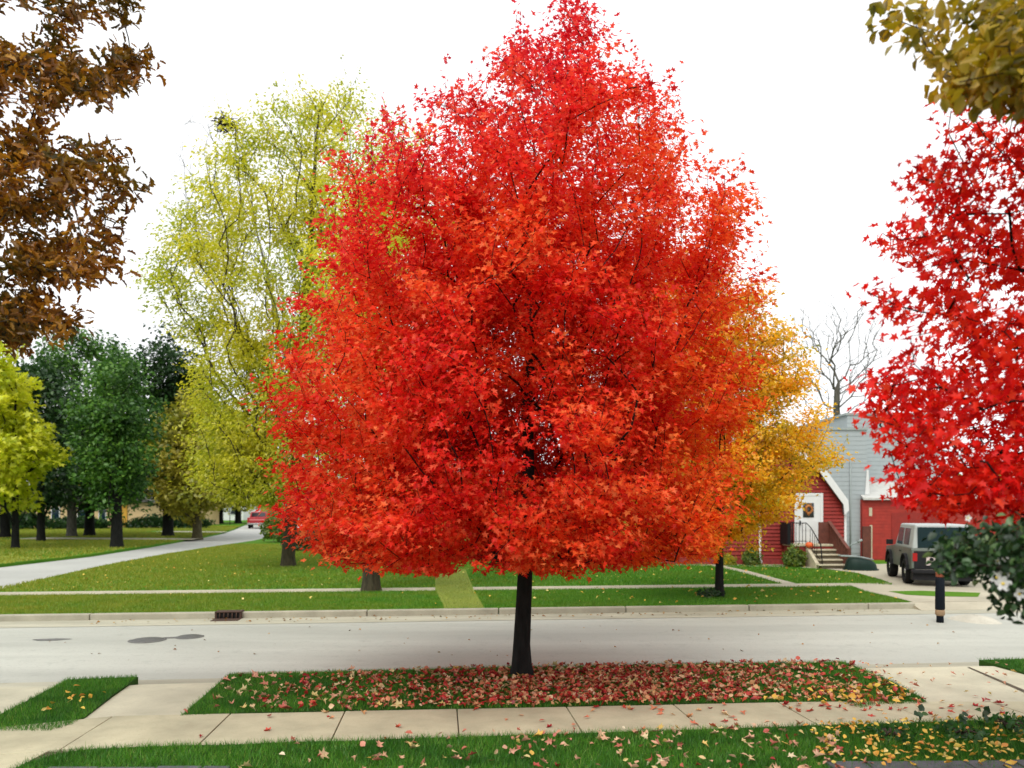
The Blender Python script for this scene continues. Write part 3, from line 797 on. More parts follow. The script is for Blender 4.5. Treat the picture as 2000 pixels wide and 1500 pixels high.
q = fill_poly([(4.6, 9.5), (9, 9.9), (9, 11.9), (5.4, 11.6)], 70, rng)
litter('fallen_leaves', q, .06, M['fallen_tan'], 'few small leaves lying on the wide apron', z=.02, tilt=.25, seed=10)
q = fill_poly(back, 2600, rng); q = q[rng.random(len(q)) < np.clip(.25 + .05 * q[:, 0], .15, .8)]
litter('fallen_leaves', q, .085, M['fallen_yellow'], 'small yellow leaves dotted over the broad far lawn', z=.08, seed=12, tm=T_diamond(.4))
q = fill_poly(strip, 320, rng); q = q[rng.random(len(q)) < np.clip(.2 + .09 * q[:, 0], .1, .9)]
litter('fallen_leaves', q, .10, M['fallen_yellow'], 'yellow leaves dotted over the strip by the far kerb', z=.06, seed=13, tm=T_diamond(.4))
q = fill_poly([(-9, kerb_back(-9) - .9), (9, kerb_back(9) - .9), (9, kerb_back(9) - .25), (-9, kerb_back(-9) - .25)], 170, rng)
q9 = fill_poly([(-4, near_edge(-4) + .02), (6, near_edge(6) + .02), (6, near_edge(6) + .35), (-4, near_edge(-4) + .35)], 120, rng)
litter('fallen_leaves', q9, .06, M['fallen_pink'], 'leaves drifted along the gutter beside the maple verge', z=ZR + .035, tilt=.5, seed=27, tm=T_oval(.42))
q9 = fill_poly([(-9, 12), (9, 13.6), (9, 17), (-9, 15.4)], 46, rng)
litter('fallen_leaves', q9, .055, M['brown_leaf'], 'few dry leaves blown onto the street', z=ZR + .02, tilt=.3, seed=28, tm=T_oval(.42))
litter('fallen_leaves', q, .07, M['brown_leaf'], 'small dry brown leaves caught in the far gutter', z=ZR + .03, tilt=.2, seed=14, tm=T_diamond(.4))

# ====================================================================== TREES
# --- the red maple
mx, my = G(1019, 1320)
rows = [(8, 1085, 1140), (60, 1005, 1160), (110, 975, 1200), (150, 930, 1245), (190, 850, 1285), (225, 765, 1300), (255, 705, 1320), (290, 675, 1360), (340, 648, 1415), (400, 630, 1455),
        (460, 620, 1485), (520, 608, 1495), (600, 582, 1468), (680, 553, 1466), (750, 512, 1490), (830, 503, 1478), (900, 520, 1470), (960, 522, 1452), (1010, 533, 1432),
        (1050, 580, 1405), (1085, 622, 1375), (1105, 685, 1280), (1120, 800, 1160)]
rgm = np.random.default_rng(21)
tg, rho = crown_points(rows, my, 2300, .50, 1.0, rgm, .05, (4, .17, .6, .34))
skp = view_points([(545, 900), (1445, 900), (1425, 1000), (1400, 1050), (1350, 1085), (1200, 1104), (1000, 1114), (820, 1112), (640, 1096), (575, 1040)], (7.7, 14.0), 1100, rgm)
rr = np.hypot(skp[:, 0] - mx, skp[:, 1] - my); skp = skp[(rr < 3.35) & (rr > .9)]
tg = np.concatenate([tg, skp[:380]])
bk = view_points([(760, 560), (900, 430), (1150, 430), (1300, 560), (1330, 900), (1180, 980), (860, 980), (730, 880)], (my + .1, my + 2.9), 1300, rgm)
rr = np.hypot(bk[:, 0] - mx, bk[:, 1] - my); tg = np.concatenate([tg, bk[(rr > .5) & (rr < 3.1)][:820]])
# openings in the near side of the crown where the limbs show
tpx = CX + tg[:, 0] / tg[:, 1] * F; tpy = HY - (tg[:, 2] - CAMZ) / tg[:, 1] * F
for ex, ey, ea, eb in ((1075, 885, 72, 50), (905, 852, 40, 28), (985, 770, 36, 30)):
    keep = (((tpx - ex) / ea) ** 2 + ((tpy - ey) / eb) ** 2 > 1) | (tg[:, 1] > my + .5)
    tg, tpx, tpy = tg[keep], tpx[keep], tpy[keep]
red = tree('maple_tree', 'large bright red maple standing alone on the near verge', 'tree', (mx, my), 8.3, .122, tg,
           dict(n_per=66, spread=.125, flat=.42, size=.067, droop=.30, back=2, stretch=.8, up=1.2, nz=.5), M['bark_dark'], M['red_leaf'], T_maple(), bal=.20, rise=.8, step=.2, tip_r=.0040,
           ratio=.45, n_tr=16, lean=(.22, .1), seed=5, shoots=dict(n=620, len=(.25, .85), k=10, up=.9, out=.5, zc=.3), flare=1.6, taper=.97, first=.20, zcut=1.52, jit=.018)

# --- golden maple behind it
gx, gy = G(1405, 1166)
rows = [(490, 1300, 1400), (530, 1240, 1455), (580, 1200, 1495), (640, 1180, 1535), (700, 1160, 1572), (760, 1150, 1598), (820, 1150, 1622), (870, 1155, 1645), (920, 1165, 1642), (945, 1172, 1590), (980, 1180, 1552), (1030, 1200, 1530), (1060, 1270, 1490), (1078, 1350, 1440)]
tg, _ = crown_points(rows, gy, 1300, .6, 1.0, np.random.default_rng(22), .10, (7, .22, .5, .55))
tree('maple_tree', 'golden orange maple with a thin dark trunk in front of the red house', 'tree', (gx, gy), 7.6, .115, tg,
     dict(n_per=70, spread=.19, flat=.4, size=.095, droop=.3, back=2, stretch=.7, up=1.2), M['bark_dark'], M['gold_leaf'], T_diamond(.42, .1), bal=.25, rise=.7, step=.35, tip_r=.006,
     ratio=.45, lean=(.1, 0), seed=8, shoots=dict(n=160, len=(.3, .8), k=8, up=.6, out=.6, zc=.3))

# --- honey locusts
lx, ly = G(563, 1106)
rows = [(150, 590, 690), (190, 500, 740), (240, 430, 770), (300, 400, 790), (360, 385, 800), (420, 350, 820), (480, 320, 820), (540, 300, 820), (600, 300, 810), (660, 330, 800), (720, 395, 780), (780, 400, 760), (840, 395, 740), (900, 380, 720), (960, 390, 690), (985, 430, 660)]
tg, _ = crown_points(rows, ly, 820, .55, .8, np.random.default_rng(23), .14, (7, .45, .5, 1.0))
lw = view_points([(400, 640), (560, 620), (600, 980), (520, 985), (400, 960), (385, 860)], (ly - 3.5, ly + 2.5), 240, np.random.default_rng(27))
tg = np.concatenate([tg, lw])
tree('locust_tree', 'tall airy yellow green locust tree behind the red maple', 'tree', (lx, ly), 18.0, .27, tg,
     dict(n_per=80, spread=.38, flat=.38, size=.16, droop=.35, back=1, stretch=.6), M['bark_locust'], M['lime_leaf'], T_diamond(.28, .08), bal=.35, rise=1.2, step=.6, tip_r=.013, jit=.015,
     ratio=.5, lean=(1.2, 0), seed=9, shoots=dict(n=160, len=(.5, 1.4), k=8, up=.8, out=.5, zc=.25), n_tr=12)
bx2, by2 = G(725, 1154)
rows = [(230, 680, 800), (330, 620, 900), (450, 600, 940), (560, 590, 960), (680, 585, 960), (800, 590, 960), (900, 610, 930), (970, 640, 880), (1010, 680, 800)]
tg, _ = crown_points(rows, by2, 300, .55, .9, np.random.default_rng(24), .12)
tree('locust_tree', 'thick trunked locust half hidden behind the red maple', 'tree', (bx2, by2), 11.5, .245, tg,
     dict(n_per=90, spread=.4, flat=.42, size=.12, droop=.4, back=2), M['bark_locust'], M['lime_leaf'], T_diamond(.28, .08), bal=.3, rise=.9, step=.5, tip_r=.010,
     ratio=.5, seed=10, n_tr=12)
# bare twigged tree beside the locust
rows = [(190, 400, 450), (240, 350, 470), (300, 335, 500), (380, 330, 520), (450, 340, 520), (520, 340, 520), (600, 360, 500), (700, 390, 480)]
tg, _ = crown_points(rows, 50, 420, .5, 1, np.random.default_rng(25), .1)
tree('bare_tree', 'thin nearly bare tree with fine grey twigs beside the locust', 'tree', (P(645, 1000, 50)[0], 50), 22, .28, tg, None, M['bark_grey'], None, None, bal=.35, rise=1.2, step=.8, tip_r=.011, ratio=.5, seed=12, n_tr=12, lean=(-5.2, 0), jit=.02)

# --- bare tree behind the houses
bxr = P(1632, 0, 52)[0]
rows = [(578, 1570, 1690), (610, 1535, 1725), (680, 1525, 1745), (740, 1535, 1735), (775, 1555, 1710), (800, 1590, 1670)]
tg, _ = crown_points(rows, 52, 420, .8, .8, np.random.default_rng(26), .1, (5, .3, .8, .6))
tree('bare_tree', 'leafless grey tree rising above the grey house', 'tree', (bxr, 52), 10.2, .38, tg, None, M['bark_grey'], None, None, bal=.55, rise=.45, step=.6, tip_r=.014, ratio=.55, seed=14, n_tr=9, lean=(.1, 0), taper=.5)

# --- dark trees across the side street
def dark_tree(px, d, rows, label, mat, n, leafp, r0, seed, name='shade_tree', tm=T_diamond(.45, .1), bark='bark_dark', tz=.82, group='trees across the side street', shell=.7):
    tg, _ = crown_points(rows, d, n, shell, 1, np.random.default_rng(seed), .16, (6, d * .019, .55))
    top = CAMZ - (rows[0][0] - HY) / F * d
    return tree(name, label, 'tree', (P(px, 0, d)[0], d), top * tz, r0, tg, leafp, M[bark], M[mat], tm, group, bal=.3, rise=.6, step=.8, tip_r=.02, ratio=.5, seed=seed, n_tr=9, min_r=.03)


lp = lambda n, s, sz: dict(n_per=n, spread=s * .75, flat=.5, size=sz * .9, droop=.2, back=1, stretch=.4)
dark_tree(228, 44.5, [(690, 205, 250), (730, 170, 280), (790, 140, 300), (850, 140, 305), (910, 150, 300), (960, 165, 290), (985, 190, 270)], 'dark green tree with a thick black trunk nearest the side street', 'green_leaf', 230, lp(60, .62, .26), .33, 31)
dark_tree(140, 60, [(648, 120, 200), (675, 85, 245), (720, 60, 275), (780, 50, 285), (850, 50, 280), (920, 60, 265), (970, 90, 240), (995, 120, 200)], 'broad round green tree with a pale trunk between dark trunks', 'green_leaf', 300, lp(64, .8, .34), .36, 32, bark='bark_grey')
dark_tree(328, 61, [(622, 305, 325), (650, 288, 345), (700, 278, 380), (750, 285, 405), (800, 285, 410), (860, 280, 390), (930, 280, 375), (990, 295, 360)], 'tall narrow dark green tree rising above its neighbours', 'dark_leaf', 260, lp(58, .75, .34), .42, 33)
dark_tree(80, 52, [(700, 20, 90), (750, -10, 120), (820, -20, 140), (900, -20, 140), (960, 0, 130), (990, 30, 110)], 'dark leafy tree behind the lime green tree', 'dark_leaf', 220, lp(52, .75, .32), .26, 34)
dark_tree(175, 62, [(800, 150, 230), (860, 130, 290), (930, 130, 300), (985, 150, 280)], 'low dark tree with a stout bluish trunk under the broad round tree', 'dark_leaf', 150, lp(50, .8, .34), .40, 35)
dark_tree(10, 58, [(690, -120, 20), (760, -160, 50), (860, -170, 60), (950, -160, 50), (990, -120, 20)], 'dark tree at the edge of the row behind the lime green tree', 'dark_leaf', 170, lp(46, .9, .36), .35, 36)
dark_tree(30, 43.5, [(655, -50, 20), (700, -90, 55), (760, -110, 60), (800, -120, 70), (850, -130, 90), (885, -130, 128), (930, -120, 95), (965, -110, 80), (985, -80, 50)], 'bright lime green tree with a slim dark trunk', 'lime_bright', 240, lp(46, .5, .34), .20, 37, tm=T_maple())
dark_tree(385, 57, [(775, 340, 410), (800, 320, 440), (850, 295, 460), (900, 290, 465), (950, 300, 450), (990, 315, 420), (1005, 340, 390)], 'olive yellow tree with a tan trunk beside the curve of the side street', 'olive_far', 240, lp(56, .8, .36), .34, 38, bark='bark_olive')
# far park trees
far_rows = [(800, 395, 470), (850, 370, 500), (910, 355, 510), (960, 365, 500), (990, 390, 480)]
proto = dark_tree(430, 105, far_rows, 'far yellow green park tree between two like trees beyond the pickup', 'lime_leaf', 170, lp(50, 1.1, .5), .42, 39, name='park_tree', group='park trees at the end of the side street')
for px, d, sc, lab in ((404, 104, .95, 'far yellow green park tree furthest from the red pickup'), (465, 106, 1.05, 'far yellow green park tree next to the red pickup')):
    c = proto.copy(); COL.objects.link(c); c.location = (P(px, 0, d)[0], d, 0); c.rotation_euler.z = px; c.scale = (sc, sc, sc); c['label'] = lab
    for ch in list(proto.children):
        k = ch.copy(); COL.objects.link(k); k.parent = c
# woods on the horizon
rng = np.random.default_rng(50)
n = 9000
ang = rng.uniform(-1.0, 1.0, n); rad = rng.uniform(190, 240, n)
cl = np.sin(ang * 37) * .5 + np.sin(ang * 91 + 1) * .5
zt = (8 + 3 * cl) * rng.random(n) ** .6
pos = np.stack([np.sin(ang) * rad, np.cos(ang) * rad, zt], 1)
o = link('distant_woods', leaf_mesh('distant_woods', pos, rng.normal(0, 1, (n, 3)), rng.normal(0, 1, (n, 3)), rng.uniform(1.8, 3.5, n), T_diamond(.5, .1)), M['olive_far'])
tag(o, 'hazy olive woods along the horizon behind the houses', 'woods', kind='stuff')

# --- near foliage hanging into the frame: each tree's trunk stands beside it, outside the frame
def near_tree(name, label, base, top, r0, pts, leafp, bark, mat, tm, seed, shoots=None, rise=.05, bal=.12, ratio=.35, step=.16, tip_r=.004):
    return tree(name, label, 'tree', base, top, r0, pts, leafp, M[bark], M[mat], tm, bal=bal, rise=rise, step=step, tip_r=tip_r, ratio=ratio, seed=seed, n_tr=12, shoots=shoots, jit=.02)


rng = np.random.default_rng(61)
oak = [[(-700, -250), (310, -250), (285, 5), (230, 30), (190, 60), (120, 70), (-40, 60), (-700, 100)],
       [(-600, 80), (60, 70), (160, 110), (190, 140), (250, 105), (300, 95), (305, 140), (255, 175), (150, 190), (90, 215), (-600, 260)],
       [(-600, 250), (80, 225), (150, 225), (180, 270), (130, 285), (100, 300), (60, 330), (-600, 350)],
       [(-600, 340), (90, 300), (160, 310), (220, 270), (290, 258), (290, 300), (305, 325), (250, 390), (180, 400), (100, 420), (-600, 450)],
       [(-600, 440), (100, 430), (150, 455), (250, 465), (255, 480), (220, 560), (170, 540), (120, 520), (60, 560), (-600, 560)],
       [(-600, 560), (60, 580), (120, 600), (180, 615), (175, 645), (110, 655), (40, 665), (-600, 690)]]
pts = np.concatenate([view_points([(a - 20, b) for a, b in p], (6.2, 8.0), k, rng) for p, k in zip(oak, (120, 115, 75, 100, 95, 85))])
near_tree('oak_tree', 'brown leaved oak reaching into the upper corner opposite the crimson maple', (-6.6, 7.1), 7.6, .24, pts, dict(n_per=48, spread=.09, flat=.75, size=.088, droop=.2, back=1, up=.5, outw=.5),
          'bark_brown', 'brown_leaf', T_oak(), 62)
olive = [[(1715, 8), (1760, 20), (1830, 20), (1850, -10), (2500, -60), (2500, 130), (1960, 150), (1900, 75), (1840, 75), (1790, 75), (1745, 60)],
         [(1840, 95), (1900, 90), (2500, 60), (2500, 240), (2000, 195), (1950, 190), (1890, 175), (1850, 165), (1835, 130)]]
pts = np.concatenate([view_points(p, (4.2, 5.6), k, rng) for p, k in zip(olive, (150, 170))])
near_tree('oak_tree', 'olive gold oak bough hanging over the crimson maple', (5.2, 4.9), 6.6, .18, pts, dict(n_per=20, spread=.085, flat=.8, size=.092, droop=.5, back=1, up=.5, outw=.4),
          'bark_brown', 'olive_leaf', T_oval(.34), 64)
crim = [[(1720, 318), (1760, 330), (1800, 345), (1830, 300), (1880, 300), (1850, 210), (1890, 200), (1930, 170), (2010, 190), (2700, 100), (2700, 420), (1830, 410), (1800, 385), (1755, 355)],
        [(1705, 430), (1770, 440), (1820, 400), (2700, 400), (2700, 640), (1830, 620), (1815, 560), (1770, 500), (1720, 470)],
        [(1668, 555), (1700, 560), (1740, 590), (1830, 600), (2700, 600), (2700, 800), (1800, 800), (1700, 770), (1690, 725), (1750, 720), (1790, 700), (1770, 650), (1740, 610), (1690, 580)],
        [(1690, 770), (1760, 790), (1830, 780), (2700, 780), (2700, 960), (1800, 950), (1720, 900), (1680, 870), (1668, 830), (1700, 815)],
        [(1740, 890), (1820, 900), (2700, 900), (2700, 1045), (1900, 1015), (1830, 1000), (1765, 985), (1755, 950)]]
pts = np.concatenate([view_points(p, (4.9, 6.9), k, rng) for p, k in zip(crim, (170, 190, 190, 190, 150))])
near_tree('maple_tree', 'crimson maple near the frame edge above the flowering shrub', (5.6, 5.9), 5.6, .16, pts, dict(n_per=32, spread=.10, flat=.75, size=.064, droop=.35, back=2, up=.6, outw=.4),
          'bark_dark', 'crimson_leaf', T_maple(), 66)
shr = [[(1834, 1092), (1842, 1052), (1885, 1030), (1945, 1042), (2000, 1035), (2350, 1005), (2350, 1120), (2000, 1110), (1915, 1122), (1852, 1108)],
       [(1960, 1090), (2350, 1085), (2350, 1260), (2010, 1195), (1975, 1185), (1955, 1150)]]
pts = np.concatenate([view_points(p, (4.2, 5.2), k, rng) for p, k in zip(shr, (230, 120))])
shrub = near_tree('flowering_shrub', 'dark green shrub with white blossoms under the crimson maple', (3.9, 4.6), 2.35, .05, pts, dict(n_per=24, spread=.06, flat=.9, size=.050, droop=.3, back=1, up=.4, outw=.3),
                  'bark_brown', 'shrub_leaf', T_oval(.42), 68)
shrub['category'] = 'shrub'
for px, py, d, s in ((1945, 1128, 4.25, .038), (1958, 1140, 4.22, .040), (1990, 1160, 4.3, .034), (1936, 1122, 4.3, .030), (1972, 1120, 4.3, .022), (1962, 1092, 4.3, .020), (1890, 1012, 4.3, .018), (1948, 1096, 4.3, .018)):
    c = Vector(P(px, py, d)) - Vector((3.9, 4.6, 0)); mbp = MB(); mbs = MB()
    for k in range(5):
        a = k * 2 * math.pi / 5 + px
        ax = Vector((math.cos(a), -.35, math.sin(a))); sd = Vector((-math.sin(a), 0, math.cos(a)))
        mbp.add([c, c + ax * s * .5 + sd * s * .42, c + ax * s * 1.05 + sd * s * .25, c + ax * s * 1.1 - sd * s * .2, c + ax * s * .5 - sd * s * .42], [(0, 1, 2, 3, 4)])
    mbs.tube([c, c + Vector((0, -.012, 0))], [s * .25, s * .16], 6)
    bl = mbp.build('blossom', M['petal'], shrub); mbs.build('stamen', M['stamen'], bl)


def bush(name, label, cx, cy, rx, rz, n, size, mat, cat='shrub', group=None, seed=1, tm=T_diamond(.4, .1), ry=None, z0=0.0):
    rng = np.random.default_rng(seed); ry = ry or rx
    e = empty(name, (cx, cy, z0)); tag(e, label, cat, group)
    mb = MB()
    for k in range(7):
        a = k * .9 + seed; t = Vector((math.cos(a) * rx * .5, math.sin(a) * ry * .5, rz * .75))
        mb.tube([(0, 0, -.05), t * .5 + Vector((0, 0, .05)), t], [.02, .014, .006], 5)
    mb.build('stem', M['bark_brown'], e)
    th = rng.uniform(0, 6.283, n); u = rng.uniform(-.3, 1, n); r = rng.uniform(.45, 1.0, n) ** .6
    lum = 1 + .16 * np.sin(3 * th + seed) + .12 * np.sin(7 * u + 2 * th)
    cs = np.sqrt(np.maximum(0, 1 - u * u))
    pos = np.stack([rx * r * lum * cs * np.cos(th), ry * r * lum * cs * np.sin(th), np.maximum(.02, rz * (.28 + .72 * u * r * lum))], 1)
    nor = pos - np.array([0, 0, rz * .3]) + rng.normal(0, .3 * rx, (n, 3)); tip = rng.normal(0, 1, (n, 3)); tip[:, 2] += .5
    link('foliage', leaf_mesh('foliage', pos, tip, nor, size * rng.uniform(.6, 1.3, n), tm), mat, e)
    return e


bush('shrub', 'yellow green shrub beside the brick stoop of the red house', P(1546, 0, 30.3)[0], 30.1, .42, .78, 1500, .11, M['bush_leaf'], group='shrubs along the red house', seed=2)
bush('shrub', 'small green shrub by the white downspout of the red house', P(1466, 0, 31)[0], 30.9, .36, .70, 1200, .10, M['bush_leaf'], group='shrubs along the red house', seed=3)
bush('shrub', 'lowest yellowish shrub at the foot of the red house behind the golden maple', P(1420, 0, 31)[0], 31.0, .36, .42, 900, .10, M['lime_leaf'], group='shrubs along the red house', seed=4)
bush('shrub', 'round yellow green shrub at the side street bend behind the locust trunk', P(545, 0, 51)[0], 51, 1.0, 2.1, 2600, .2, M['bush_leaf'], seed=5)
bush('shrub', 'dark spreading shrub behind the locust trunk', P(610, 0, 42)[0], 42, 1.6, 1.1, 2200, .2, M['dark_leaf'], seed=6)
bush('shrub', 'small dark groundcover clump at the golden maple trunk', P(1388, 0, 20.2)[0], 20.2, .35, .22, 500, .07, M['dark_leaf'], seed=7)
rngp = np.random.default_rng(71)
for k, (px, py, r, z, lab) in enumerate(((1880, 1440, .30, .09, 'low dark leafy plant among the yellow leaves on the near lawn'), (1975, 1428, .32, .13, 'taller dark plant by the sidewalk at the lawn corner'), (1740, 1440, .28, .06, 'flattest dark plant at the edge of the yellow leaves'))):
    g = G(px, py)
    bush('groundcover_plant', lab, g[0], g[1], r, z, 160, .06, M['bush_dark'], 'plant', 'dark plants at the near lawn corner', 80 + k, T_oval(.45))
for k, (px, py, top, lab) in enumerate(((1795, 1415, 1386, 'single round leaf on a thin stalk before the wide apron'), (1878, 1425, 1393, 'round leafed stalk between two smaller ones by the sidewalk'), (1921, 1425, 1388, 'tallest leafy stalk at the near lawn corner'))):
    g = G(px, py); zt = CAMZ - (top - HY) / F * g[1]
    e = empty('sapling', (g[0], g[1], 0)); tag(e, lab, 'plant', 'leafy stalks at the near lawn corner')
    MB().tube([(0, 0, -.02), (.01, 0, zt * .6), (.0, .01, zt)], [.004, .003, .002], 5).build('stem', M['bark_brown'], e)
    nlf = 5; pp = np.stack([rngp.normal(0, .02, nlf), rngp.normal(0, .02, nlf), zt - rngp.uniform(0, .05, nlf)], 1)
    tt = np.stack([rngp.normal(0, .8, nlf), rngp.normal(-.3, .3, nlf), rngp.normal(0, .5, nlf)], 1); nn = np.stack([rngp.normal(0, .3, nlf), -np.ones(nlf), np.ones(nlf) * .6], 1)
    link('foliage', leaf_mesh('foliage', pp, tt, nn, np.full(nlf, .085), T_oval(.48)), M['shrub_leaf'], e)

# squirrel nest in the locust
mb = MB(); c = Vector(P(441, 243, 30.2)); rn = random.Random(4)
e = empty('twig_nest', c); tag(e, 'dark ragged twig nest high in the locust crown', 'nest')
for k in range(140):
    a = Vector((rn.gauss(0, .18), rn.gauss(0, .18), rn.gauss(0, .13))); b = a + Vector((rn.uniform(-.3, .3), rn.uniform(-.3, .3), rn.uniform(-.14, .14)))
    mb.tube([a, b], .018, 4)
mb.build('twigs', M['nest'], e)

# ================================================================= BUILDINGS
def clapboard(mb, xl, xr, z0, z1, y, course=.15, out=.05):
    """lapped boards facing -y between outlines xl(z) and xr(z)"""
    z = z0
    while z < z1 - .01:
        t = min(z + course, z1)
        a0, b0, a1, b1 = xl(z), xr(z), xl(t), xr(t)
        if b1 - a1 > .02:
            mb.add([(a0, y - out, z), (b0, y - out, z), (b1, y - .003, t), (a1, y - .003, t), (a0, y, z), (b0, y, z)], [(0, 1, 2, 3), (4, 5, 1, 0)])
        z = t


# --- red house: gambrel front towards the street
Y0 = 31.4
XE = P(1648, 0, Y0)[0]; XA = 9.95; XW = 2 * XA - XE
prof = [(XE, 2.42), (XE - 1.05, 3.75), (XA, 5.7)]
xr = lambda z: float(np.interp(z, [0, prof[0][1], prof[1][1], prof[2][1]], [XE, XE, prof[1][0], XA]))
xl = lambda z: 2 * XA - xr(z)
house = empty('red_house', (XA, Y0, 0)); tag(house, 'red clapboard house with white edged gambrel roof and white door', 'house')
inv = Matrix.Translation((-XA, -Y0, 0))
def hb(mb, name, mat, parent=house, bevel=0.0):
    o = mb.build(name, mat, parent, bevel)
    o.data.transform(inv)
    return o
mb = MB(); clapboard(mb, xl, xr, .25, 5.68, Y0)
core = [(XW, 0), (XE, 0), (XE, 2.42), (prof[1][0], 3.75), (XA, 5.7), (2 * XA - prof[1][0], 3.75), (XW, 2.42)]
mb.extr(core, Y0 + .001, Y0 + 8.5)
for k in range(20):   # lapped boards of the side wall
    z = .25 + k * .115
    mb.add([(XE + .018, Y0, z), (XE + .018, Y0 + 8.5, z), (XE + .003, Y0 + 8.5, z + .115), (XE + .003, Y0, z + .115), (XE, Y0, z), (XE, Y0 + 8.5, z)], [(0, 1, 2, 3), (0, 1, 5, 4)])
hb(mb, 'wall', M['red_board'])
hb(MB().box(XW - .03, Y0 - .04, -.05, XE + .03, Y0 + 8.5, .25), 'foundation', M['brick'])
ov = .30
rp = [(XE + .06, 2.20), (XE + .02, 2.62), (prof[1][0] + .10, 3.95), (XA, 5.95), (2 * XA - prof[1][0] - .10, 3.95), (XW - .02, 2.62), (XW - .06, 2.20)]
ri = [(p[0] - (.0 if abs(p[0] - XA) < .01 else math.copysign(.12, p[0] - XA)), p[1] - .14) for p in rp]
mb = MB()
for i in range(len(rp) - 1):
    a, b, c, d = rp[i], rp[i + 1], ri[i + 1], ri[i]
    mb.extr([a, b, c, d], Y0 - ov + .03, Y0 + 8.8)
roof = hb(mb, 'roof', M['shingle'])
mb = MB(); ro = [(p[0] + (0 if abs(p[0] - XA) < .01 else math.copysign(.02, p[0] - XA)), p[1] + .02) for p in rp]
rq = [(p[0] - (.0 if abs(p[0] - XA) < .01 else math.copysign(.16, p[0] - XA)), p[1] - .17) for p in rp]
for i in range(len(rp) - 1): mb.extr([ro[i], ro[i + 1], rq[i + 1], rq[i]], Y0 - ov - .02, Y0 - ov + .03)
mb.box(XE + .0, Y0 - .06, .05, XE + .09, Y0 + .10, 2.42)
hb(mb, 'fascia', M['white_paint'])
YD = Y0 - .035
dx0, dx1 = P(1556, 0, Y0)[0], P(1601, 0, Y0)[0]; dz0, dz1 = .88, 2.80
mb = MB()
mb.box(dx0 - .11, YD - .05, dz0, dx0, Y0 - .001, dz1 + .12); mb.box(dx1, YD - .05, dz0, dx1 + .11, Y0 - .001, dz1 + .12); mb.box(dx0, YD - .05, dz1, dx1, Y0 - .001, dz1 + .12)
hb(mb, 'door_frame', M['white_paint'], bevel=.008)
mb = MB(); mb.box(dx0, YD - .035, dz0, dx1, Y0 - .001, dz1)
for z0_, z1_ in ((.10, .42), (.50, .95)):
    mb.box(dx0 + .14, YD - .047, dz0 + z0_, dx1 - .14, YD - .033, dz0 + z1_)
door = hb(mb, 'door', M['white_paint'], bevel=.006)
wx0, wx1, wz0, wz1 = P(1567, 0, Y0)[0], P(1588, 0, Y0)[0], 1.93, 2.52
hb(MB().box(wx0, YD - .055, wz0, wx1, YD - .036, wz1), 'pane', M['dark_glass'], door)
hb(MB().tube([(dx0 + .1, YD - .03, 1.78), (dx0 + .1, YD - .09, 1.78), (dx0 + .1, YD - .10, 1.62)], .025, 8), 'handle', M['iron'], door)
dsx = P(1483, 0, Y0)[0]
hb(MB().tube([(dsx, Y0 - .09, 2.3), (dsx, Y0 - .09, .25), (dsx, Y0 - .3, .10)], .05, 8), 'downspout', M['white_paint'])
for wxa in (7.55,):   # front window behind the golden maple
    f = hb(MB().box(wxa - .55, Y0 - .075, 1.15, wxa + .55, Y0 - .0, 2.35), 'window', M['white_paint'])
    hb(MB().box(wxa - .46, Y0 - .085, 1.24, wxa + .46, Y0 - .073, 1.73).box(wxa - .46, Y0 - .085, 1.79, wxa + .46, Y0 - .073, 2.26), 'pane', M['dark_glass'], f)
# wreath
e = empty('door_wreath', ((wx0 + wx1) / 2, Y0 - .125, 2.25)); tag(e, 'small orange twig wreath hanging on the white door glass', 'wreath')
mb = MB(); mb.tube([(.13 * math.cos(t) * (1 - .25 * max(0, -math.sin(t))), 0, .15 * math.sin(t)) for t in np.linspace(0, 6.283, 17)], .045, 7, False)
for k in range(50):
    t = rn.uniform(0, 6.28); c0 = Vector((.13 * math.cos(t), -.02, .15 * math.sin(t))); mb.tube([c0, c0 + Vector((rn.gauss(0, .06), -.04, rn.gauss(0, .06)))], [.012, .004], 4)
mb.tube([(0, -.01, -.14), (0, -.02, -.26)], [.03, .008], 5)
mb.build('twigs', M['wreath'], e)

# --- stoop with steps
SX0, SX1, SX2 = P(1545, 0, 30.4)[0], P(1588, 0, 30)[0], P(1637, 0, 30)[0]
YS = 30.35
stoop = empty('stoop', ((SX0 + SX2) / 2, YS, 0)); tag(stoop, 'red brick stoop with five pale stone steps before the white door', 'stoop')
inv2 = Matrix.Translation((-(SX0 + SX2) / 2, -YS, 0))
def sb(mb, name, mat, parent=stoop, bevel=0.0):
    o = mb.build(name, mat, parent, bevel); o.data.transform(inv2); return o
sb(MB().box(SX0 + .05, YS + .04, -.03, SX2 - .02, Y0 - .045, .80), 'base', M['brick'])
sb(MB().box(SX0, YS, .80, SX2, Y0 - .045, .885), 'landing', M['step_stone'], bevel=.012)
for k in range(4):
    zt = .70 - k * .175; y1 = YS - .30 * k; w = .12 if k == 3 else 0
    mb = MB().box(SX1 - .0, y1 - .30, -.02 if True else 0, SX2 + w * .4, y1 + (.035 if k == 0 else -.002), zt - .055)
    st = sb(mb, 'riser', M['seam'])
    sb(MB().box(SX1 - .01 - w, y1 - .335, zt - .055, SX2 + .02 + w * 2.4, y1 - .0, zt), 'step', M['step_stone'], bevel=.012)
sb(MB().extr([(YS + .03, -.03), (YS - .25, -.03), (YS - .25, .60), (YS + .03, .795)], 0, 1), 'tmp', M['step_stone']).data.transform(Matrix.Identity(4))
tmp = bpy.data.objects['tmp']; bpy.data.objects.remove(tmp)
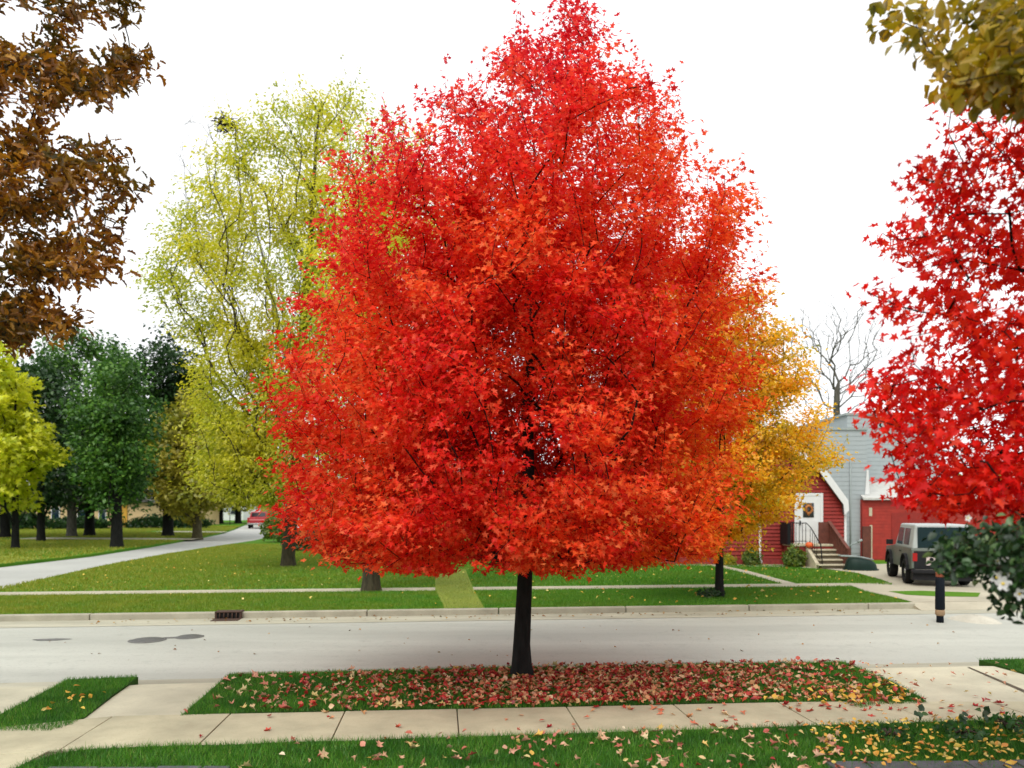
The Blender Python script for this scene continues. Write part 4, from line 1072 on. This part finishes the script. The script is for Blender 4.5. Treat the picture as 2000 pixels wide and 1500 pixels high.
mb = MB().add([(SX1 - .16, YS - .02, -.03), (SX1 - .02, YS - .02, -.03), (SX1 - .02, YS - 1.0, -.03), (SX1 - .16, YS - 1.0, -.03), (SX1 - .16, YS - .02, .80), (SX1 - .02, YS - .02, .80), (SX1 - .02, YS - 1.0, .22), (SX1 - .16, YS - 1.0, .22)],
              [(0, 1, 2, 3), (4, 5, 6, 7), (0, 1, 5, 4), (1, 2, 6, 5), (2, 3, 7, 6), (3, 0, 4, 7)])
sb(mb, 'cheek_wall', M['step_stone'], bevel=.01)
mb = MB()
for t in np.linspace(0, 1, 5):
    x = SX0 + .08 + (SX1 - .12 - SX0 - .08) * t
    mb.tube([(x, YS + .08, .88), (x, YS + .08, 1.72)], .012, 6)
mb.tube([(SX0 + .05, YS + .08, 1.72), (SX1 - .1, YS + .08, 1.72), (SX1 - .05, YS - .25, 1.55), (SX1 - .02, YS - 1.15, .92)], .02, 6)
mb.tube([(SX0 + .05, YS + .08, 1.0), (SX1 - .1, YS + .08, 1.0), (SX1 - .02, YS - 1.1, .35)], .014, 6)
for t in (.2, .4, .6, .8): mb.tube([(SX1 - .06, YS - 1.1 * t, 1.0 - .62 * t), (SX1 - .06, YS - 1.1 * t, 1.64 - .66 * t)], .010, 5)
mb.tube([(SX1 + .05, YS - 1.15, 0), (SX1 - .02, YS - 1.15, .95)], .022, 6)
mb.tube([(SX0 + .05, YS + .08, .88), (SX0 + .05, YS + .08, 1.78)], .022, 6)
mb.box(SX0 - .12, YS + .1, .86, SX0 + .02, Y0 - .1, 1.72)
sb(mb, 'railing', M['iron'])
mb = MB()
mb.box(SX2 - .48, YS + .35, .885, SX2 - .05, YS + .40, 1.75)
for t in np.linspace(0, 1, 9):
    mb.box(SX2 - .06, YS + .3 - 1.6 * t - .07, max(0, .85 - .9 * t), SX2 - .02, YS + .3 - 1.6 * t + .07, 1.66 - .92 * t)
mb.add([(SX2 - .1, YS + .42, 1.80), (SX2 + .03, YS + .42, 1.80), (SX2 + .03, YS - 1.35, .80), (SX2 - .1, YS - 1.35, .80), (SX2 - .1, YS + .42, 1.73), (SX2 + .03, YS + .42, 1.73), (SX2 + .03, YS - 1.35, .73), (SX2 - .1, YS - 1.35, .73)],
       [(0, 1, 2, 3), (4, 5, 6, 7), (0, 1, 5, 4), (1, 2, 6, 5), (2, 3, 7, 6), (3, 0, 4, 7)])
mb.box(SX2 - .08, YS - 1.42, 0, SX2 + .03, YS - 1.31, .80)
rw = sb(mb, 'railing', M['rail_wood']); rw['label'] = 'brown wooden railing'
# pumpkin on the cheek wall
def pumpkin(cx, cy, cz, r):
    e = empty('pumpkin', (cx, cy, cz)); tag(e, 'orange pumpkin sitting on the stoop corner beside the iron railing', 'pumpkin')
    vs = []; fs = []; nu, nv = 28, 10
    for j in range(nv + 1):
        ph = math.pi * j / nv
        for i in range(nu):
            th = 2 * math.pi * i / nu; rr = r * math.sin(ph) ** .8 * (1 + .06 * math.cos(8 * th)) if 0 < j < nv else 0
            vs.append((rr * math.cos(th), rr * math.sin(th), r * .82 - r * .82 * math.cos(ph)))
    for j in range(nv):
        for i in range(nu): fs.append((j * nu + i, j * nu + (i + 1) % nu, (j + 1) * nu + (i + 1) % nu, (j + 1) * nu + i))
    mb = MB(); mb.add(vs, fs, True); mb.build('flesh', M['pumpkin'], e)
    MB().tube([(0, 0, r * 1.6), (.01, 0, r * 1.75), (.04, 0, r * 1.9)], [.02, .015, .018], 6).build('stalk', M['bark_olive'], e)
pumpkin(SX1 - .06, YS - .14, .735, .15)

# --- grey house between them
YG = 34.2
gx0, gxm, gx1 = 13.62, P(1693, 0, YG)[0], P(1835, 0, YG + 2)[0]
gh = empty('grey_house', (gxm, YG, 0)); tag(gh, 'tall pale grey sided house rising between the red house and red garage', 'house')
inv3 = Matrix.Translation((-gxm, -YG, 0))
def gb(mb, name, mat, parent=gh, bevel=0.0):
    o = mb.build(name, mat, parent, bevel); o.data.transform(inv3); return o
zs = CAMZ + (HY - 840) / F * YG
mb = MB(); clapboard(mb, lambda z: gx0, lambda z: gxm, .3, zs, YG, .2, .014); mb.box(gx0, YG + .001, -.03, gxm, YG + 8, zs)
clapboard(mb, lambda z: gxm, lambda z: gx1, 2.5, zs + .9, YG + 2, .2, .014); mb.box(gxm + .002, YG + 2.001, -.03, gx1, YG + 8, zs + .9)
gb(mb, 'wall', M['grey_siding'])
mb = MB().extr([(gx0 - .1, zs + .002), (gxm + .02, zs + .002), (gxm + .02, zs + .12), (gx0 - .1, zs + .06)], YG - .06, YG + 8.1).extr([(gxm - .1, zs + .902), (gx1 + .1, zs + .902), (gx1 + .1, zs + 1.0), (gxm - .1, zs + 1.0)], YG + 1.94, YG + 8.1)
gb(mb, 'roof', M['grey_trim'])
x = P(1662, 0, YG - .1)[0]
gb(MB().tube([(x, YG - .06, zs - 1.2), (x, YG - .06, .1)], .03, 6), 'conduit', M['grey_trim'])
gb(MB().add([(gxm - .10, YG - .05, 2.9), (gxm + .10, YG - .05, 2.9), (gxm + .06, YG - .05, 4.0), (gxm - .02, YG - .05, 4.0), (gxm - .10, YG - .017, 2.9), (gxm + .10, YG - .017, 2.9), (gxm + .06, YG - .017, 4.0), (gxm - .02, YG - .017, 4.0)],
            [(0, 1, 2, 3), (4, 7, 6, 5), (0, 4, 5, 1), (1, 5, 6, 2), (2, 6, 7, 3), (3, 7, 4, 0)]), 'corner_board', M['white_paint'])

# --- red garage
YR = 34.0
rx0, rx1 = P(1684, 0, YR)[0], P(1684, 0, YR)[0] + 9.5
rg = empty('red_garage', (rx0, YR, 0)); tag(rg, 'low red board garage with pale roof behind the parked vehicle', 'garage')
inv4 = Matrix.Translation((-rx0, -YR, 0))
def rb(mb, name, mat, parent=rg, bevel=0.0):
    o = mb.build(name, mat, parent, bevel); o.data.transform(inv4); return o
mb = MB(); clapboard(mb, lambda z: rx0, lambda z: rx1, .05, 2.66, YR, .14, .016); mb.box(rx0, YR + .001, -.03, rx1, YR + 2.1, 2.66)
rb(mb, 'wall', M['red_barn'])
mb = MB().add([(rx0 - .05, YR - .22, 2.66), (rx1 + .15, YR - .22, 2.66), (rx1 + .15, YR + 2.1, 3.45), (rx0 + .35, YR + 2.1, 3.45), (rx0 - .05, YR - .22, 2.75), (rx1 + .15, YR - .22, 2.75), (rx1 + .15, YR + 2.1, 3.53), (rx0 + .35, YR + 2.1, 3.53)],
              [(0, 3, 2, 1), (4, 5, 6, 7), (0, 1, 5, 4), (1, 2, 6, 5), (2, 3, 7, 6), (3, 0, 4, 7)])
rb(mb, 'roof', M['white_roof'])
x = P(1701, 0, YR)[0]
rb(MB().box(x - .06, YR - .03, 0.05, x + .05, YR, 1.55), 'trim_board', M['step_stone'])
rb(MB().box(x - .09, YR - .03, 1.95, x + .04, YR, 2.32), 'trim_board', M['step_stone'])
rb(MB().box(rx0 - .02, YR - .12, 0, rx0 + .34, YR - .02, 1.5), 'gate_leaf', M['rail_wood'])
rb(MB().box(x + .9, YR - .03, .03, x + 3.2, YR - .0, 2.1), 'garage_door', M['red_board'])

# --- houses across the side street
def far_house(px0, px1, d, ztop, mat, label, wins, seed, roof=1.6):
    x0, x1 = P(px0, 0, d)[0], P(px1, 0, d)[0]; cxm = (x0 + x1) / 2; w = x1 - x0
    e = empty('house', (cxm, d, 0)); tag(e, label, 'house')
    MB().box(-w / 2, 0, -.05, w / 2, 9, ztop).build('wall', mat, e)
    MB().extr([(-w / 2 - .5, ztop - .1), (w / 2 + .5, ztop - .1), (w / 2 - 2, ztop + roof), (-w / 2 + 2, ztop + roof)], -.6, 9.5).build('roof', M['shingle'], e)
    for (u0, u1, z0, z1) in wins:
        f = MB().box(-w / 2 + u0 * w - .1, -.06, z0 - .1, -w / 2 + u1 * w + .1, 0.0, z1 + .1).build('window' if z0 > .4 else 'door', M['white_paint'], e)
        MB().box(-w / 2 + u0 * w, -.09, z0, -w / 2 + u1 * w, -.055, z1).build('pane', M['blue_glass'], f)
    return e
h1 = far_house(60, 292, 84, 2.9, M['tan_wall'], 'low tan house glimpsed between the dark trunks', [(.18, .24, .9, 2.2), (.40, .50, .1, 2.2), (.58, .63, .8, 2.2), (.72, .76, .8, 2.2)], 1)
MB().box(P(240, 0, 84)[0] - h1.location.x - .4, -.12, .2, P(240, 0, 84)[0] - h1.location.x + .5, -.02, 2.8).build('gold_panel', M['gold_wall'], h1)
far_house(300, 372, 92, 2.9, M['tan_wall'], 'small tan house end behind the narrow dark tree', [(.35, .55, .8, 2.1)], 2)
far_house(415, 475, 128, 3.4, M['white_paint'], 'small white house far behind the park trees', [(.2, .35, 1, 2.2), (.6, .75, 1, 2.2)], 3)
far_house(-260, 30, 88, 3.0, M['tan_wall'], 'tan house behind the lime green tree at the frame edge', [(.3, .36, .9, 2.2), (.6, .66, .9, 2.2)], 4)
for k, (px0, px1, d, h, lab) in enumerate(((-80, 110, 78, 1.7, 'dark clipped hedge before the tan house behind the lime tree'), (100, 215, 80, 1.2, 'low dark hedge before the tan house windows'), (245, 420, 82, 1.3, 'dark hedge running past the narrow tree to the olive tree'))):
    x0, x1 = P(px0, 0, d)[0], P(px1, 0, d)[0]
    bush('hedge', lab, (x0 + x1) / 2, d, (x1 - x0) / 2, h, 3200, .32, M['dark_leaf'], 'hedge', seed=90 + k, ry=.9)

# ================================================================== VEHICLES
def wheel(parent, x, y, r, w, side):
    """tyre with its rim; x forward, y to the left"""
    t = MB(); n = 24
    profl = [(r * .62, -w / 2), (r * .93, -w / 2), (r, -w * .32), (r, w * .32), (r * .93, w / 2), (r * .62, w / 2)]
    vs = []; fs = []
    for i in range(n):
        a = 2 * math.pi * i / n
        for (q, yy) in profl: vs.append((x + q * math.cos(a), y + yy, r + q * math.sin(a)))
    m = len(profl)
    for i in range(n):
        for j in range(m): fs.append((i * m + j, i * m + (j + 1) % m, ((i + 1) % n) * m + (j + 1) % m, ((i + 1) % n) * m + j))
    t.add(vs, fs, True); wo = t.build('wheel', M['rubber'], parent)
    rm = MB().tube([(x, y - w * .3, r), (x, y + w * .3, r)], r * .60, 18).tube([(x, y + side * w * .3, r), (x, y + side * w * .42, r)], r * .22, 10)
    rm.build('rim', M['chrome'], wo); return wo


def arch(xc, r, z, n=9):
    return [(xc + r * math.cos(t), z + r * math.sin(t)) for t in np.linspace(0, math.pi, n)]


rear = Vector((P(1778, 0, 22.9)[0], 22.9, .014)); hd = R(90 - 16)
W2 = .86
jeep = empty('parked_vehicle', (rear.x + W2 * math.cos(R(16)), rear.y - W2 * math.sin(R(16)), .014), hd)
tag(jeep, 'grey green boxy off road vehicle with pale hardtop parked on the driveway', 'off road vehicle')
body = [(0, .52), (0, 1.08), (.05, 1.12), (2.55, 1.12), (2.65, 1.10), (3.85, 1.02), (3.95, .95), (3.98, .60), (3.90, .50)] + [(x, z) for x, z in arch(3.20, .44, .48)][0:] + [(2.7, .48)] + [(1.25, .48)] + arch(.80, .44, .48)
mb = MB().extr(body, -W2 + .03, W2 - .03)
mb.build('body', M['sage'], jeep, bevel=.03)
for s in (-1, 1):
    for xc in (.80, 3.20):
        mb = MB()
        oo = arch(xc, .475, .46, 11); ii = arch(xc, .445, .46, 11)
        for i in range(10): mb.extr([oo[i], oo[i + 1], ii[i + 1], ii[i]], min(s * (W2 - .05), s * (W2 + .05)), max(s * (W2 - .05), s * (W2 + .05)))
        mb.build('fender_flare', M['black_plastic'], jeep)
    for xc in (.80, 3.20): wheel(jeep, xc, s * (W2 - .10), .38, .24, s)
    MB().box(2.62, s * (W2 + .04) - .05, 1.12, 2.72, s * (W2 + .18), 1.28).build('mirror', M['black_plastic'], jeep)
    d = MB().box(1.35, s * (W2 - .028) - .006, .56, 2.45, s * (W2 - .028) + .006, 1.09).build('door', M['sage'], jeep, bevel=.005)
    MB().box(1.45, s * (W2 - .01) - .012, .95, 1.60, s * (W2 - .01) + .012, .99).build('handle', M['black_plastic'], d)
zb, zt_ = 1.10, 1.83
def top_quad(x0b, x1b, x0t, x1t, yb, yt):
    return [(x0b, -yb, zb), (x1b, -yb, zb), (x1b, yb, zb), (x0b, yb, zb), (x0t, -yt, zt_), (x1t, -yt, zt_), (x1t, yt, zt_), (x0t, yt, zt_)]
mb = MB().add(top_quad(.02, 2.50, .08, 2.05, W2 - .05, W2 - .14), [(0, 3, 2, 1), (4, 5, 6, 7), (0, 1, 5, 4), (1, 2, 6, 5), (2, 3, 7, 6), (3, 0, 4, 7)])
top = mb.build('hardtop', M['hardtop'], jeep, bevel=.04)
def side_pane(x0, x1, z0, z1, s, name, mat):
    y = lambda z: s * (W2 - .05 - .09 * (z - zb) / (zt_ - zb))
    k = s * .008
    MB().add([(x0, y(z0) + k, z0), (x1, y(z0) + k, z0), (x1 - (.12 if x1 > 2 else 0), y(z1) + k, z1), (x0, y(z1) + k, z1), (x0, y(z0) - k, z0), (x1, y(z0) - k, z0), (x1 - (.12 if x1 > 2 else 0), y(z1) - k, z1), (x0, y(z1) - k, z1)],
             [(0, 1, 2, 3), (4, 5, 6, 7), (0, 1, 5, 4), (1, 2, 6, 5), (2, 3, 7, 6), (3, 0, 4, 7)]).build(name, mat, top)
for s in (-1, 1):
    side_pane(.50, 1.25, 1.20, 1.70, s, 'window', M['side_glass']); side_pane(1.40, 2.22, 1.18, 1.70, s, 'window', M['side_glass'])
MB().box(.020, -W2 + .20, 1.13, .050, W2 - .20, 1.75).build('rear_window', M['blue_glass'], top)
MB().add([(2.49, -W2 + .12, 1.16), (2.49, W2 - .12, 1.16), (2.12, W2 - .2, 1.76), (2.12, -W2 + .2, 1.76), (2.53, -W2 + .12, 1.16), (2.53, W2 - .12, 1.16), (2.16, W2 - .2, 1.76), (2.16, -W2 + .2, 1.76)],
         [(0, 1, 2, 3), (4, 5, 6, 7), (0, 1, 5, 4), (1, 2, 6, 5), (2, 3, 7, 6), (3, 0, 4, 7)]).build('windscreen', M['blue_glass'], jeep)
tgt_ = MB().box(-.025, -W2 + .10, .50, .0, W2 - .10, 1.04).build('tailgate', M['black_plastic'], jeep, bevel=.01)
pl = MB().box(-.045, .14, .62, -.027, .44, .96).build('notice_plate', M['plate'], tgt_, bevel=.004)
MB().tube([(-.046, .30, .80), (-.052, .30, .80)], .06, 10).build('emblem', M['black_plastic'], pl)
MB().box(-.16, -W2, .38, -.02, W2, .50).build('bumper', M['black_plastic'], jeep, bevel=.03)
MB().box(-.04, -W2 + .06, .18, .3, W2 - .06, .36).build('undertray', M['black_plastic'], jeep)
for s in (-1, 1): MB().box(-.03, s * (W2 - .12) - .06, .74, -.001, s * (W2 - .12) + .06, .98).build('tail_light', M['lamp_red'], jeep)

# red pickup, far down the side street
d = 85.0; px_ = P(502, 0, d)[0]
tr = empty('pickup_truck', (px_, d, ZR), R(104)); tag(tr, 'small red pickup truck seen from behind far down the side street', 'pickup truck')
w2 = 1.02
prof_b = [(0, .62), (0, 1.22), (2.2, 1.22), (2.2, 1.25), (3.7, 1.25), (5.2, 1.12), (5.3, .6), (5.0, .5)] + arch(4.3, .46, .5) + [(3.7, .5), (1.7, .5)] + arch(1.1, .46, .5) + [(.4, .5)]
MB().extr(prof_b, -w2, w2).build('body', M['truck_red'], tr, bevel=.04)
cab = MB().add([(2.15, -w2 + .05, 1.2), (4.1, -w2 + .05, 1.2), (4.1, w2 - .05, 1.2), (2.15, w2 - .05, 1.2), (2.3, -w2 + .2, 1.85), (3.5, -w2 + .2, 1.85), (3.5, w2 - .2, 1.85), (2.3, w2 - .2, 1.85)],
               [(0, 3, 2, 1), (4, 5, 6, 7), (0, 1, 5, 4), (1, 2, 6, 5), (2, 3, 7, 6), (3, 0, 4, 7)]).build('cab', M['truck_red'], tr, bevel=.05)
MB().add([(2.165, -w2 + .22, 1.3), (2.165, w2 - .22, 1.3), (2.275, w2 - .32, 1.76), (2.275, -w2 + .32, 1.76)], [(0, 1, 2, 3)]).build('rear_window', M['dark_glass'], cab)
tg_ = MB().box(-.04, -w2 + .12, .66, -.001, w2 - .12, 1.2).build('tailgate', M['truck_red'], tr, bevel=.01)
MB().box(-.055, -w2 + .2, .92, -.041, w2 - .2, 1.06).build('pale_band', M['truck_pink'], tg_)
MB().box(-.2, -w2, .46, -.03, w2, .62).build('bumper', M['chrome'], tr, bevel=.02)
for s in (-1, 1):
    for xc in (1.1, 4.3): wheel(tr, xc, s * (w2 - .14), .40, .26, s)
    MB().box(-.03, s * (w2 - .055) - .05, .75, .0, s * (w2 - .055) + .05, 1.12).build('tail_light', M['lamp_red'], tr)

# ============================================================ STREET FURNITURE
# wheelbarrow lying by the steps
wx, wy = P(1681, 0, 28.6)[0], 28.6
wbw = empty('wheelbarrow', (wx, wy, .014), R(-12)); tag(wbw, 'upturned dark green barrow tub lying on the driveway beside the steps', 'barrow')
vs = []; fs = []; nu, nv = 24, 8
for j in range(nv + 1):
    ph = .5 * math.pi * j / nv
    for i in range(nu):
        th = 2 * math.pi * i / nu
        c_, s_ = math.cos(th), math.sin(th)
        sq = (abs(c_) ** 3 + abs(s_) ** 3) ** (-1 / 3)
        k = math.cos(ph) ** .45
        vs.append((.56 * sq * c_ * k, .34 * sq * s_ * k, .46 * math.sin(ph) * (1 - .15 * c_)))
for j in range(nv):
    for i in range(nu): fs.append((j * nu + i, j * nu + (i + 1) % nu, (j + 1) * nu + (i + 1) % nu, (j + 1) * nu + i))
mb = MB(); mb.add(vs, fs, True); mb.build('tub', M['green_tub'], wbw)
MB().tube([(.61 * math.cos(t), .39 * math.sin(t), .025) for t in np.linspace(0, 6.283, 25)], .025, 6, False).build('rim', M['green_tub'], wbw)
for s in (-1, 1): MB().tube([(.4, s * .2, .40), (-.1, s * .22, .50), (-.75, s * .24, .52)], .022, 7).build('handle', M['grey_steel'], wbw)
# leaning pole behind
e = empty('garden_pole', (P(1652, 0, 32.5)[0], 32.5, 0)); tag(e, 'slanting grey pole with a dark knob before the grey house wall', 'pole')
MB().tube([(0, 0, .0), (0, 0, .75)], .03, 7).tube([(-.05, 0, .62), (.55, 0, .90)], .03, 7).build('shaft', M['grey_steel'], e)
MB().tube([(.50, 0, .88), (.68, 0, .96)], [.06, .05], 9).build('knob', M['grey_trim'], e)

# driveway post
gp = G(1836, 1216, ZR)
post = empty('driveway_post', (gp[0], gp[1], ZR)); tag(post, 'blue black post with a copper band at the mouth of the far driveway', 'post')
MB().tube([(0, 0, -.03), (0, 0, .14), (0, 0, .15)], [.075, .07, .07], 14).build('foot', M['post_black'], post)
MB().tube([(0, 0, .15), (0, 0, .18), (0, 0, .26), (0, 0, .28)], [.075, .095, .095, .088], 14).build('collar', M['tan_band'], post)
MB().tube([(0, 0, .28), (0, 0, .30), (0, 0, .95), (0, 0, .98)], [.085, .098, .090, .082], 16).build('shaft', M['post_black'], post)
MB().tube([(0, 0, .98), (0, 0, 1.0), (0, 0, 1.10), (0, 0, 1.13)], [.06, .085, .085, .05], 14).build('band', M['copper'], post)
MB().tube([(0, 0, 1.13), (0, 0, 1.17), (0, 0, 1.24), (0, 0, 1.30)], [.05, .08, .07, .01], 14).build('cap', M['post_black'], post)
# gravel mound
gm = G(1905, 1212, ZR)
vs = []; fs = []
for j in range(7):
    for i in range(24):
        t = 2 * math.pi * i / 24; k = 1 - j / 6.0
        vs.append((.50 * k * math.cos(t) * (1 + .08 * math.sin(3 * t)), .62 * k * math.sin(t), -.02 + .13 * (1 - k * k) + .006 * math.sin(5 * t + j)))
for j in range(6):
    for i in range(24): fs.append((j * 24 + i, j * 24 + (i + 1) % 24, (j + 1) * 24 + (i + 1) % 24, (j + 1) * 24 + i))
mb = MB(); mb.add(vs, fs, True); o = mb.build('gravel_mound', M['mound'], loc=(gm[0], gm[1], ZR + .015)); tag(o, 'low pale gravel mound on the gutter beside the driveway post', 'mound')

# storm drain in the far kerb
dxm = P(447, 0, 17.2)[0]
dr = empty('storm_drain', (dxm, kerb_back(dxm) - .21, ZR), math.atan(.1)); tag(dr, 'rusty iron storm drain grate set into the far kerb', 'storm drain')
MB().box(-.25, -.06, -.02, .25, .0, .15).build('cavity_shade', M['painted_hole_shade'], dr)  # solid block, coloured black in place of the opening's shade
mb = MB().box(-.29, -.085, .145, .29, .21, .172).box(-.29, -.075, -.01, -.245, .0, .145).box(.245, -.075, -.01, .29, .0, .145)
mb.build('frame', M['rust'], dr, bevel=.006)
for k in range(5):
    x = -.18 + .09 * k
    MB().tube([(x, -.075, -.01), (x, -.08, .08), (x, -.07, .147)], .014, 6).build('bar', M['rust'], dr)
MB().box(-.29, -.42, .0, .29, -.09, .022).build('apron_plate', M['rust'], dr)
# manhole covers
for cxp, cyp, r, lab in ((288, 1251, .29, 'dark round manhole cover on the street, the larger of the two'), (370, 1244.5, .23, 'smaller manhole cover further across the street from the larger one')):
    c = G(cxp, cyp, ZR); e = empty('manhole_cover', (c[0], c[1], ZR + .004)); tag(e, lab, 'manhole cover', 'manhole covers in the street')
    MB().tube([(0, 0, -.02), (0, 0, .010), (0, 0, .012)], [r, r, r * .98], 32).build('lid', M['iron_lid'], e)
    mb = MB()
    for k in range(32):
        a, b = 2 * math.pi * k / 32, 2 * math.pi * (k + 1) / 32
        mb.add([(r * 1.02 * math.cos(a), r * 1.02 * math.sin(a), .016), (r * 1.02 * math.cos(b), r * 1.02 * math.sin(b), .016), (r * 1.16 * math.cos(b), r * 1.16 * math.sin(b), .006), (r * 1.16 * math.cos(a), r * 1.16 * math.sin(a), .006)], [(0, 1, 2, 3)])
    mb.build('rim', M['patch'], e)
# thin post on the far park lawn and white post behind the maple
e = empty('sign_post', (P(449, 0, 97)[0], 97, 0)); tag(e, 'thin dark post on the far park lawn beside the pickup', 'post')
MB().tube([(0, 0, -.05), (0, 0, 2.1)], .05, 6).build('shaft', M['iron'], e)
MB().box(-.18, -.02, 1.7, .18, .02, 2.15).build('sign_plate', M['grey_trim'], e)

# ===================================================== CAMERA, LIGHT, RENDER
cd = bpy.data.cameras.new('camera'); cam = bpy.data.objects.new('camera', cd); COL.objects.link(cam)
cam.location = (0, 0, CAMZ); cam.rotation_euler = (R(90), 0, 0)
cd.sensor_width = 36; cd.lens = 36 * F / 2000; cd.shift_y = (HY - 750) / 2000; cd.clip_end = 3000; cd.clip_start = .05
cd.dof.use_dof = True; cd.dof.focus_distance = 10.3; cd.dof.aperture_fstop = 1.15
SC.camera = cam

w = bpy.data.worlds.new('World'); SC.world = w; w.use_nodes = True
nt = w.node_tree
for n in list(nt.nodes): nt.nodes.remove(n)
out = nt.nodes.new('ShaderNodeOutputWorld'); bg = nt.nodes.new('ShaderNodeBackground')
sky = nt.nodes.new('ShaderNodeTexSky'); sky.sky_type = 'NISHITA'; sky.sun_disc = False
SUN_EL, SUN_AZ = 52, 205
sky.sun_elevation = R(SUN_EL); sky.sun_rotation = R(SUN_AZ); sky.dust_density = 5; sky.air_density = 1.0; sky.altitude = 200
hs = nt.nodes.new('ShaderNodeHueSaturation'); hs.inputs['Saturation'].default_value = .10
nt.links.new(sky.outputs[0], hs.inputs['Color'])
# an even cloud layer over the sky
tc = nt.nodes.new('ShaderNodeTexCoord'); nz = nt.nodes.new('ShaderNodeTexNoise'); nz.inputs['Scale'].default_value = 2.2; nz.inputs['Detail'].default_value = 5
nt.links.new(tc.outputs['Generated'], nz.inputs['Vector'])
cloud = ramp(nt, [(0.3, (8.2, 8.4, 8.7)), (0.7, (9.4, 9.5, 9.6))], nz.outputs['Fac'])
skyc = mix(nt, hs.outputs[0], cloud, .75)
nt.links.new(skyc, bg.inputs['Color']); bg.inputs['Strength'].default_value = .12
nt.links.new(bg.outputs[0], out.inputs['Surface'])

sl = bpy.data.lights.new('sun', 'SUN'); so = bpy.data.objects.new('sun', sl); COL.objects.link(so)
sl.energy = 1.2; sl.angle = R(40); sl.color = (1.0, .96, .88)
dirv = Vector((math.sin(R(SUN_AZ)) * math.cos(R(SUN_EL)), math.cos(R(SUN_AZ)) * math.cos(R(SUN_EL)), math.sin(R(SUN_EL))))
so.rotation_euler = dirv.to_track_quat('Z', 'Y').to_euler(); so.location = (0, -20, 30)

SC.view_settings.view_transform = 'Standard'; SC.view_settings.look = 'None'; SC.view_settings.exposure = 0.55; SC.view_settings.gamma = 1.0
SC.cycles.max_bounces = 8; SC.cycles.diffuse_bounces = 4; SC.cycles.transmission_bounces = 4; SC.cycles.glossy_bounces = 2
SC.cycles.use_denoising = True
